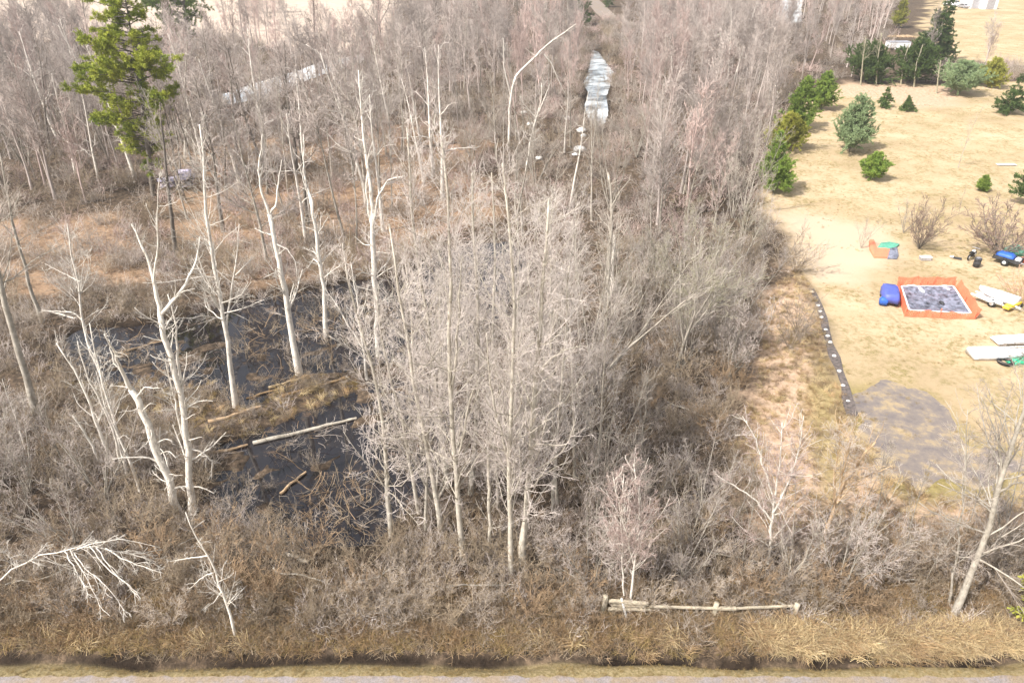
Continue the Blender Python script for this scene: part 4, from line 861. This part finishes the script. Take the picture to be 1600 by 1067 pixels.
small('shrubgrey', 1218, 420, 350, 'grey bush left of the wood corner bush', 'bare_bush', 'bush', wfac=1.2)
small('shrubgrey', 1247, 530, 455, 'grey pink bush left of the edging stones', 'bare_bush', 'bush', wfac=.9)
small('shrubgrey', 1233, 545, 480, 'smaller grey bush beside the grey pink bush', 'bare_bush', 'bush')
small('sapling', 1248, 400, 330, 'thin leaning sapling rising from the wood corner bush')
for n_, (a_, b_, c_, d_) in enumerate([(1345,134,1353,58), (1369,132,1378,52), (1408,132,1420,70), (1428,136,1442,70), (1463,146,1470,95)]):
    hero(f'slim olive trunk before the dark evergreens, {ORD[n_]} from the left of five', [[[(a_, b_), (a_+3, (b_+d_)/2), (c_, d_)], 3.5, 0, .5]], 'olive', 'olive', k=dict(d0=1.2, t0=.5, l0=.3, r2=.015, r3=.012, r4=.01), group='slim trunks on the lawn edge')

# ------------------------------------------------------------------ woods: individuals
def clear_of(x, y, water=.0, wet=False):
    X_, Y_ = np.array([x]), np.array([y])
    if not wet and water_d(X_, Y_)[0][0] > -water: return False
    for P_ in (LAWN, FIELD_L, FIELD_R):
        if sdist(P_, X_, Y_)[0] > -.8: return False
    return True
def sample(poly, n, mind, wet=False):
    poly = np.asarray(poly); lo, hi = poly.min(0), poly.max(0); out = []; tries = 0
    while len(out) < n and tries < n*60:
        tries += 1; x, y = rng.uniform(lo[0], hi[0]), rng.uniform(lo[1], hi[1])
        if not inside(poly, np.array([x]), np.array([y]))[0] or not clear_of(x, y, wet=wet): continue
        if any((x-a)**2+(y-b)**2 < mind*mind for a, b in out): continue
        out.append((x, y))
    return out
# (zone polygon in px, count, min distance, kinds, height range, phrase for the label)
ZONES = [
 ([(-60,330),(-60,170),(140,165),(230,235),(235,320)], 34, 2.2, ['fdark','fmaple','fmaple','fclump','fsnag'], (9,17), 'left wood below the pine'),
 ([(-80,165),(-80,75),(130,62),(200,160)], 12, 4, ['fmaple','ftall','fmaple'], (13,18), 'far left wood by the field'),
 ([(240,320),(235,215),(460,200),(700,185),(720,330),(640,400),(450,430),(300,400)], 60, 1.9, ['fmaple','ftall','fdark','stand','fsnag'], (11,17), 'open brown floor behind the pond'),
 ([(200,205),(300,100),(330,170),(470,130),(600,95),(700,110),(730,190),(460,200)], 22, 3.2, ['fmaple','ftall','fmaple','fpink'], (9,16), 'wood below the pale water strip'),
 ([(610,90),(620,45),(890,50),(905,180),(780,200),(730,185)], 16, 3.6, ['fmaple','ftall','fdark'], (12,17), 'wood left of the creek'),
 ([(740,205),(900,230),(960,270),(960,380),(850,380),(730,370)], 18, 2.2, ['maple','clump','tall','snag'], (8,14), 'thicket behind the central stand'),
 ([(975,100),(985,60),(1220,60),(1230,140),(1190,230),(1150,250),(990,230)], 20, 3, ['ftall','fpink','fmaple','fsnag'], (11,15), 'wood right of the creek'),
 ([(985,240),(1190,235),(1185,380),(1000,400)], 24, 2.4, ['fpink','fmaple','clump','ftall'], (8,12), 'pinkish wood by the lawn'),
 ([(960,400),(1190,390),(1170,520),(1140,600),(960,560)], 26, 1.9, ['fclump','olive','fclump'], (5,8), 'low wood beside the yard path'),
 ([(620,560),(900,520),(960,640),(960,800),(760,860),(640,840)], 30, 1.4, ['stand','stand','clump'], (9,14), 'central stand'),
 ([(-80,700),(150,700),(230,760),(200,900),(-80,900)], 18, 1.8, ['fclump','sapling','snag'], (4,8), 'brush at the left'),
 ([(900,800),(1160,780),(1180,920),(900,930)], 12, 1.5, ['sapling','fclump'], (4,7), 'brush above the fence'),
 ([(1180,800),(1640,800),(1700,950),(1180,940)], 14, 1.6, ['fclump','sapling','olive'], (4,7), 'brush below the wet grass'),
]
hues = {'dark': 'dark trunked bare tree', 'maple': 'grey wide crowned bare tree', 'tall': 'grey narrow bare tree', 'pink': 'pinkish twigged bare tree', 'clump': 'many stemmed bare tree', 'olive': 'olive twigged bare tree', 'snag': 'pale dying tree', 'sapling': 'thin bare sapling', 'stand': 'pale slender bare tree'}
for _k in ('maple', 'tall', 'pink', 'dark', 'snag', 'clump'): hues['f'+_k] = hues[_k]
def place_zone(z, poly, n, mind, kinds, hr, phrase, cat='tree', name='bare_tree', hues=hues, group=None):
    pts = sample(gpoly(poly), n, mind, 'pond' in phrase or 'stand' in phrase); items = [(pix((x, y, 0))[0], x, y, kinds[rng.integers(len(kinds))]) for x, y in pts]
    per = {}
    for it in sorted(items):
        k = it[3]; per.setdefault(k, []).append(it)
    for k, L in per.items():
        for n_, (px, x, y, _) in enumerate(L):
            o_ = ORD[n_] if n_ < len(ORD) else 'last'
            lab = f'{hues[k]}, {o_} from left, in the {phrase}' if len(L) > 1 else f'only {hues[k]} in the {phrase}'
            put_tree(k, x, y, rng.uniform(*hr), lab, name, cat, group or f'bare trees of the {phrase}', tilt=.06)
for z, a_ in enumerate(ZONES): place_zone(z, *a_)
# shrubs
shr = {'shrub': 'brown grey bare shrub', 'shrubgrey': 'pale grey bare shrub', 'shrubred': 'reddish bare shrub', 'shrubbrown': 'rust brown bare shrub'}
SH = [
 ([(-60,860),(500,860),(500,985),(-60,985)], 46, .9, ['shrub','shrubgrey','shrub','shrubbrown'], (1.6,2.8), 'bottom left ditch brush'),
 ([(500,870),(930,870),(930,980),(500,975)], 34, .9, ['shrub','shrubgrey','shrubbrown'], (1.5,2.8), 'bottom middle ditch brush'),
 ([(930,830),(1640,840),(1640,960),(930,960)], 56, .9, ['shrub','shrubgrey','shrubbrown','shrubgrey'], (1.6,3.0), 'brush around the fence'),
 ([(-80,600),(150,640),(330,720),(400,830),(300,870),(-80,870)], 40, 1.2, ['shrub','shrubgrey'], (1.8,3.2), 'brush left of the pond'),
 ([(860,560),(1180,520),(1150,700),(1200,830),(900,840)], 46, 1.3, ['shrub','shrubgrey','shrubbrown','shrub'], (1.8,3.2), 'brush right of the stand'),
 ([(-80,430),(400,420),(560,400),(700,380),(640,425),(480,448),(300,485),(80,520),(-80,540)], 28, 1.4, ['shrub','shrubgrey'], (1.8,3.0), 'far bank of the pond'),
 ([(90,540),(300,500),(520,460),(640,430),(720,470),(650,560),(480,600),(250,600),(100,600)], 20, 1.6, ['shrub','shrubgrey'], (1.0,2.0), 'shallows of the upper pond'),
 ([(320,700),(600,600),(700,640),(620,830),(440,840),(320,790)], 9, 1.6, ['shrub','shrubgrey'], (.8,1.6), 'shallows of the lower pond'),
 ([(300,600),(560,570),(560,615),(400,690),(180,660),(160,610)], 14, 1.2, ['shrub','shrubgrey'], (1.0,2.2), 'isle in the pond'),
 ([(900,75),(960,75),(985,130),(975,215),(900,215),(895,130)], 16, 2.2, ['shrub','shrubgrey'], (2.0,3.6), 'banks of the pale creek'),
 ([(960,390),(1190,370),(1190,530),(980,560)], 24, 1.8, ['shrubgrey','shrub'], (2,3.5), 'wood edge by the path'),
]
for z, a_ in enumerate(SH): place_zone(z, *a_, cat='shrub', name='bare_shrub', hues=shr, group='bare shrubs of the '+a_[5])

# ------------------------------------------------------------------ stuff: scattered by geometry nodes
def scatter(name, pts, scl, srcs, label=None, tilt=.15, kind='stuff'):
    n = len(pts); V = np.array(pts, np.float32); me = bpy.data.meshes.new(name); me.vertices.add(n); me.vertices.foreach_set('co', V.ravel()); me.update()
    rot = np.zeros((n, 3), np.float32); rot[:, :2] = rng.normal(size=(n, 2))*tilt; rot[:, 2] = rng.uniform(0, 6.28, n)
    at = me.attributes.new('rot', 'FLOAT_VECTOR', 'POINT'); at.data.foreach_set('vector', rot.ravel())
    at = me.attributes.new('scl', 'FLOAT', 'POINT'); at.data.foreach_set('value', np.asarray(scl, np.float32))
    at = me.attributes.new('pick', 'INT', 'POINT'); at.data.foreach_set('value', rng.integers(0, len(srcs), n).astype(np.int32))
    cc = bpy.data.collections.new(name+'_kinds')
    for q, s_ in enumerate(srcs): o = bpy.data.objects.new(f'{name}_kind', s_); cc.objects.link(o)
    ng = bpy.data.node_groups.new(name, 'GeometryNodeTree'); ng.interface.new_socket('Geometry', in_out='INPUT', socket_type='NodeSocketGeometry'); ng.interface.new_socket('Geometry', in_out='OUTPUT', socket_type='NodeSocketGeometry')
    N = ng.nodes; L = ng.links; gi = N.new('NodeGroupInput'); go = N.new('NodeGroupOutput'); ip = N.new('GeometryNodeInstanceOnPoints'); ci = N.new('GeometryNodeCollectionInfo')
    ci.inputs['Collection'].default_value = cc; ci.inputs['Separate Children'].default_value = True; ci.inputs['Reset Children'].default_value = True
    def na(nm, ty): a_ = N.new('GeometryNodeInputNamedAttribute'); a_.data_type = ty; a_.inputs[0].default_value = nm; return [s for s in a_.outputs if s.enabled][0]
    L.new(gi.outputs[0], ip.inputs['Points']); L.new(ci.outputs[0], ip.inputs['Instance']); ip.inputs['Pick Instance'].default_value = True
    L.new(na('pick', 'INT'), ip.inputs['Instance Index']); L.new(na('rot', 'FLOAT_VECTOR'), ip.inputs['Rotation']); L.new(na('scl', 'FLOAT'), ip.inputs['Scale']); L.new(ip.outputs[0], go.inputs[0])
    o = link(name, me); mo = o.modifiers.new('scatter', 'NODES'); mo.node_group = ng
    return tag(o, label, None, None, kind)
def bulk(poly_px, n, cond=None, zoff=-.03):
    poly = gpoly(poly_px); lo, hi = poly.min(0), poly.max(0); X_ = rng.uniform(lo[0], hi[0], n*3); Y_ = rng.uniform(lo[1], hi[1], n*3)
    k = inside(poly, X_, Y_)
    if cond is not None: k &= cond(X_, Y_)
    X_, Y_ = X_[k][:n], Y_[k][:n]; return np.stack([X_, Y_, height(X_, Y_)+zoff], 1)
def dry_land(X_, Y_):
    return (water_d(X_, Y_)[0] < -.1)
def in_wood(X_, Y_):
    k = (water_d(X_, Y_)[0] < .15)
    for P_ in (LAWN, FIELD_L, FIELD_R): k &= sdist(P_, X_, Y_) < -.3
    return k
# undergrowth sprigs
def sprig(seed, n, H, spread, mat, r=.006, sub=5):
    g = np.random.default_rng(seed); a_ = g.uniform(0, 6.28, n); b_ = np.stack([g.normal(size=n)*spread*.6, g.normal(size=n)*spread*.6, np.zeros(n)], 1)
    d = np.stack([np.cos(a_)*.45, np.sin(a_)*.45, np.ones(n)], 1)+g.normal(size=(n, 3))*.3; L = H*g.uniform(.5, 1.1, n)/4; P = [b_]
    for q in range(4): d = d+g.normal(size=(n, 3))*.25; d /= np.linalg.norm(d, axis=1, keepdims=True); P.append(P[-1]+d*L[:, None])
    P = np.stack(P, 1); R = np.tile(np.linspace(r*1.5, r*.7, 5), (n, 1)); T_ = Tubes(); T_.add(P, R, 3)
    Q, RR = spawn(g, P, R, sub, .1, 1, (42, 15), .45, 3, .15, .02, rs=.8, rmin=r*.75); T_.add(Q, RR, 3)
    Q, RR = spawn(g, Q, RR, sub, .1, 1, (42, 15), .5, 3, .15, .02, rs=.8, rmin=r*.65); T_.add(Q, RR, 3)
    return T_.mesh('sprig', M[mat])
def blades(seed, n, L, spread, mat, w=.012, lean=.5, bias=(0, 0)):
    g = np.random.default_rng(seed); a_ = g.uniform(0, 6.28, n); b_ = np.stack([g.normal(size=n)*spread, g.normal(size=n)*spread, np.zeros(n)], 1)
    d = np.stack([np.cos(a_)*lean*g.random(n)+bias[0], np.sin(a_)*lean*g.random(n)+bias[1], np.ones(n)], 1); P = [b_]; Ls = L*g.uniform(.5, 1.1, n)/4
    for q in range(4):
        d = d/np.linalg.norm(d, axis=1, keepdims=True); P.append(P[-1]+d*Ls[:, None]); d = d*[1, 1, .75]; d[:, 2] -= .18*lean
    P = np.stack(P, 1); T_ = Tubes(); T_.add(P, np.tile(np.array([w, w*.9, w*.7, w*.5, w*.2]), (n, 1))*.5, 3); return T_.mesh('blades', M[mat])
brushS = [sprig(200+q, 18, 1.6, .6, 'brush', .008, 3.4) for q in range(3)]+[sprig(210, 16, 1.2, .5, 'brush2', .007, 3.4)]+[sprig(212+q, 16, 1.7, .6, mt, .009, 3.2) for q, mt in enumerate(('twig', 'twig', 'fartwig', 'pale'))]
farS = [sprig(220+q, 22, 2.4, .9, mt, .014, 3) for q, mt in enumerate(('twig', 'brush', 'pink', 'twig'))]
near = [bulk([(-100,620),(400,700),(620,840),(900,560),(1180,520),(1150,700),(1220,830),(1700,830),(1750,985),(-150,985)], 2000, in_wood)]
near.append(bulk([(-100,400),(700,370),(800,560),(640,860),(250,760),(-100,700)], 1100, in_wood))
near.append(bulk([(940,380),(1190,370),(1190,530),(960,560)], 500, in_wood))
near = np.concatenate(near); nvn = vnoise(near[:, 0], near[:, 1], 1.8); near = near[nvn > .28]; nvn = nvn[nvn > .28]; scatter('undergrowth', near, rng.uniform(.5, 1.0, len(near))*(.55+.8*nvn), brushS)
lit = bulk([(-100,400),(-100,240),(740,190),(760,400),(500,440),(300,440)], 420, in_wood); far = bulk([(-150,240),(-150,60),(900,30),(1230,30),(1240,140),(1190,370),(940,400),(740,330),(700,200),(240,240)], 2600, in_wood)
far2 = bulk([(1225,150),(1240,-30),(1400,-30),(1395,110),(1300,138)], 500, in_wood); far = np.concatenate([far, far2])
far = np.concatenate([lit, far]); scatter('distant_undergrowth', far, rng.uniform(.6, 1.3, len(far)), farS)
# the far wood behind
farproto = []
for kind in ('fmaple', 'ftall', 'fpink'):
    for (tm, cm), H in PROTO[kind][:2]:
        V1 = np.empty(len(tm.vertices)*3, np.float32); tm.vertices.foreach_get('co', V1); V2 = np.empty(len(cm.vertices)*3, np.float32); cm.vertices.foreach_get('co', V2)
        F1 = np.empty(len(tm.loops), np.int32); tm.loops.foreach_get('vertex_index', F1); F2 = np.empty(len(cm.loops), np.int32); cm.loops.foreach_get('vertex_index', F2)
        farproto.append(fast_mesh('far_tree', np.concatenate([V1, V2]).reshape(-1, 3)/H*14, np.concatenate([F1, F2+len(V1)//3]).reshape(-1, 4), cm.materials[0]))
fw = np.concatenate([bulk([(620,70),(560,-60),(905,-60),(905,60)], 260, in_wood), bulk([(960,60),(1000,-30),(1215,-40),(1205,60)], 260, in_wood), bulk([(1245,130),(1255,-40),(1390,-40),(1395,30),(1330,125)], 300, in_wood), bulk([(620,230),(600,60),(905,50),(905,190),(780,220)], 90, in_wood), bulk([(985,250),(965,60),(1240,60),(1195,330),(1000,360)], 130, in_wood), bulk([(200,200),(300,100),(330,170),(470,130),(600,95),(640,190)], 50, in_wood), bulk([(-100,330),(-100,100),(130,100),(235,320)], 60, in_wood), bulk([(330,100),(340,0),(420,0),(470,95)], 40, dry_land), bulk([(-300,190),(-300,90),(130,60),(200,140)], 60, in_wood), bulk([(-100,-60),(-100,-88),(1700,-88),(1700,-60)], 500), bulk([(1440,118),(1440,104),(1900,112),(1900,128)], 10)])
scatter('distant_wood', fw, rng.uniform(.7, 1.15, len(fw)), farproto, tilt=.03)
stk = [sprig(330+q, 7, 1.8, .9, mt, .014, 1.6) for q, mt in enumerate(('brush', 'dark', 'brush2', 'twig'))]
dbx = bulk([(80,520),(300,480),(500,440),(700,400),(780,500),(700,640),(620,840),(440,850),(320,790),(330,640),(100,600)], 560, lambda X_, Y_: (water_d(X_, Y_)[0] > -.3) & (vnoise(X_, Y_, 2.4) > .5))
dbx[:, 2] = np.maximum(dbx[:, 2], -.25); scatter('pond_debris', dbx, rng.uniform(.4, 1.2, len(dbx)), stk, tilt=1.1)
hed = bulk([(1440,128),(1440,104),(1900,108),(1900,130)], 170); scatter('hedgerow_brush', hed, rng.uniform(.8, 1.4, len(hed)), farS)
# grasses
gr1 = [blades(300+q, 26, .95, .16, mt, .028, .9, (-.1+.1*q, -.5)) for q, mt in enumerate(('straw', 'straw', 'straw3'))]; gr2 = [blades(310+q, 30, .6, .15, 'straw2', .022, .9, (0, -.2)) for q in range(2)]; wd = [sprig(320+q, 16, .8, .3, mt, .007, 3.5) for q, mt in enumerate(('weed', 'brush2', 'brush'))]
def strip(n, x0, x1, y0, y1, cond=None):
    X_ = rng.uniform(x0, x1, n); Y_ = rng.uniform(y0, y1, n)
    if cond is not None: k = cond(X_, Y_); X_, Y_ = X_[k], Y_[k]
    return np.stack([X_, Y_, height(X_, Y_)-.02], 1)
XR = gp(1180, 1000)[0]
g1 = np.concatenate([strip(1000, XR, 24, ditch_y+.35, ditch_y+1.5), strip(150, -22, XR, ditch_y+.35, ditch_y+1.1, lambda X_, Y_: vnoise(X_, Y_*0, 2.3) > .55)])
scatter('straw_grass', g1, rng.uniform(.45, 1.05, len(g1)), gr1)
g2 = np.concatenate([strip(900, -22, 24, road_y-.05, ditch_y-.3), strip(900, -22, 24, ditch_y+.3, ditch_y+2.2), bulk([(20,560),(330,600),(560,575),(560,610),(400,690),(300,700),(180,650)], 380, lambda X_, Y_: water_d(X_, Y_)[1] > -.6)])
scatter('short_grass', g2, np.where(g2[:, 1] < ditch_y-.2, rng.uniform(.10, .30, len(g2)), rng.uniform(.25, .7, len(g2))), gr2)
g3 = np.concatenate([strip(2600, -24, 26, ditch_y+1.0, ditch_y+4.2), strip(900, -24, 26, ditch_y+.3, ditch_y+1.4)]); scatter('weeds', g3, rng.uniform(.5, 1.1, len(g3)), wd+gr2[:1])
isl = bulk([(150,600),(330,600),(560,575),(560,610),(400,690),(300,690),(180,650)], 70, lambda X_, Y_: water_d(X_, Y_)[1] > -.6)
scatter('bog_grass', isl, rng.uniform(.5, .9, len(isl)), gr1)
pg = bulk([(1335,612),(1400,612),(1450,630),(1480,665),(1500,695),(1590,722),(1560,745),(1440,770),(1400,745),(1345,660)], 260); scatter('puddle_grass', pg, rng.uniform(.2, .5, len(pg)), gr2)
lg = bulk([(1200,330),(1215,215),(1300,140),(1600,135),(1900,200),(1900,790),(1440,780),(1330,650)], 4500, lambda X_, Y_: (sdist(LAWN, X_, Y_) > 0) & (vnoise(X_, Y_, 3.0)+vnoise(X_+5, Y_, 9)*.6 > .78)); scatter('lawn_tufts', lg, rng.uniform(.15, .4, len(lg)), gr2+gr1[:1])
sg = bulk([(1185,470),(1250,415),(1275,470),(1298,570),(1330,650),(1370,700),(1440,770),(1620,780),(1700,860),(1300,860),(1190,820),(1140,700),(1185,600)], 1600); scatter('scrub_grass', sg, rng.uniform(.25, .8, len(sg)), gr1+gr2+wd)
hz = bpy.data.meshes.new('haze'); hv, hf = box_arr((0, 1150, 14.5), (3400, 2440, 37)); hz.from_pydata([tuple(v) for v in hv], [], hf); hz.update()
hm = bpy.data.materials.new('haze'); hm.use_nodes = True; hn = hm.node_tree; hn.nodes.remove(hn.nodes['Principled BSDF']); pv = hn.nodes.new('ShaderNodeVolumePrincipled')
pv.inputs['Color'].default_value = (.96,.95,.94,1); pv.inputs['Density'].default_value = .0004; pv.inputs['Anisotropy'].default_value = .2
hn.links.new(pv.outputs[0], hn.nodes['Material Output'].inputs['Volume']); hz.materials.append(hm); tag(link('haze', hz), kind='stuff')
# ------------------------------------------------------------------ END
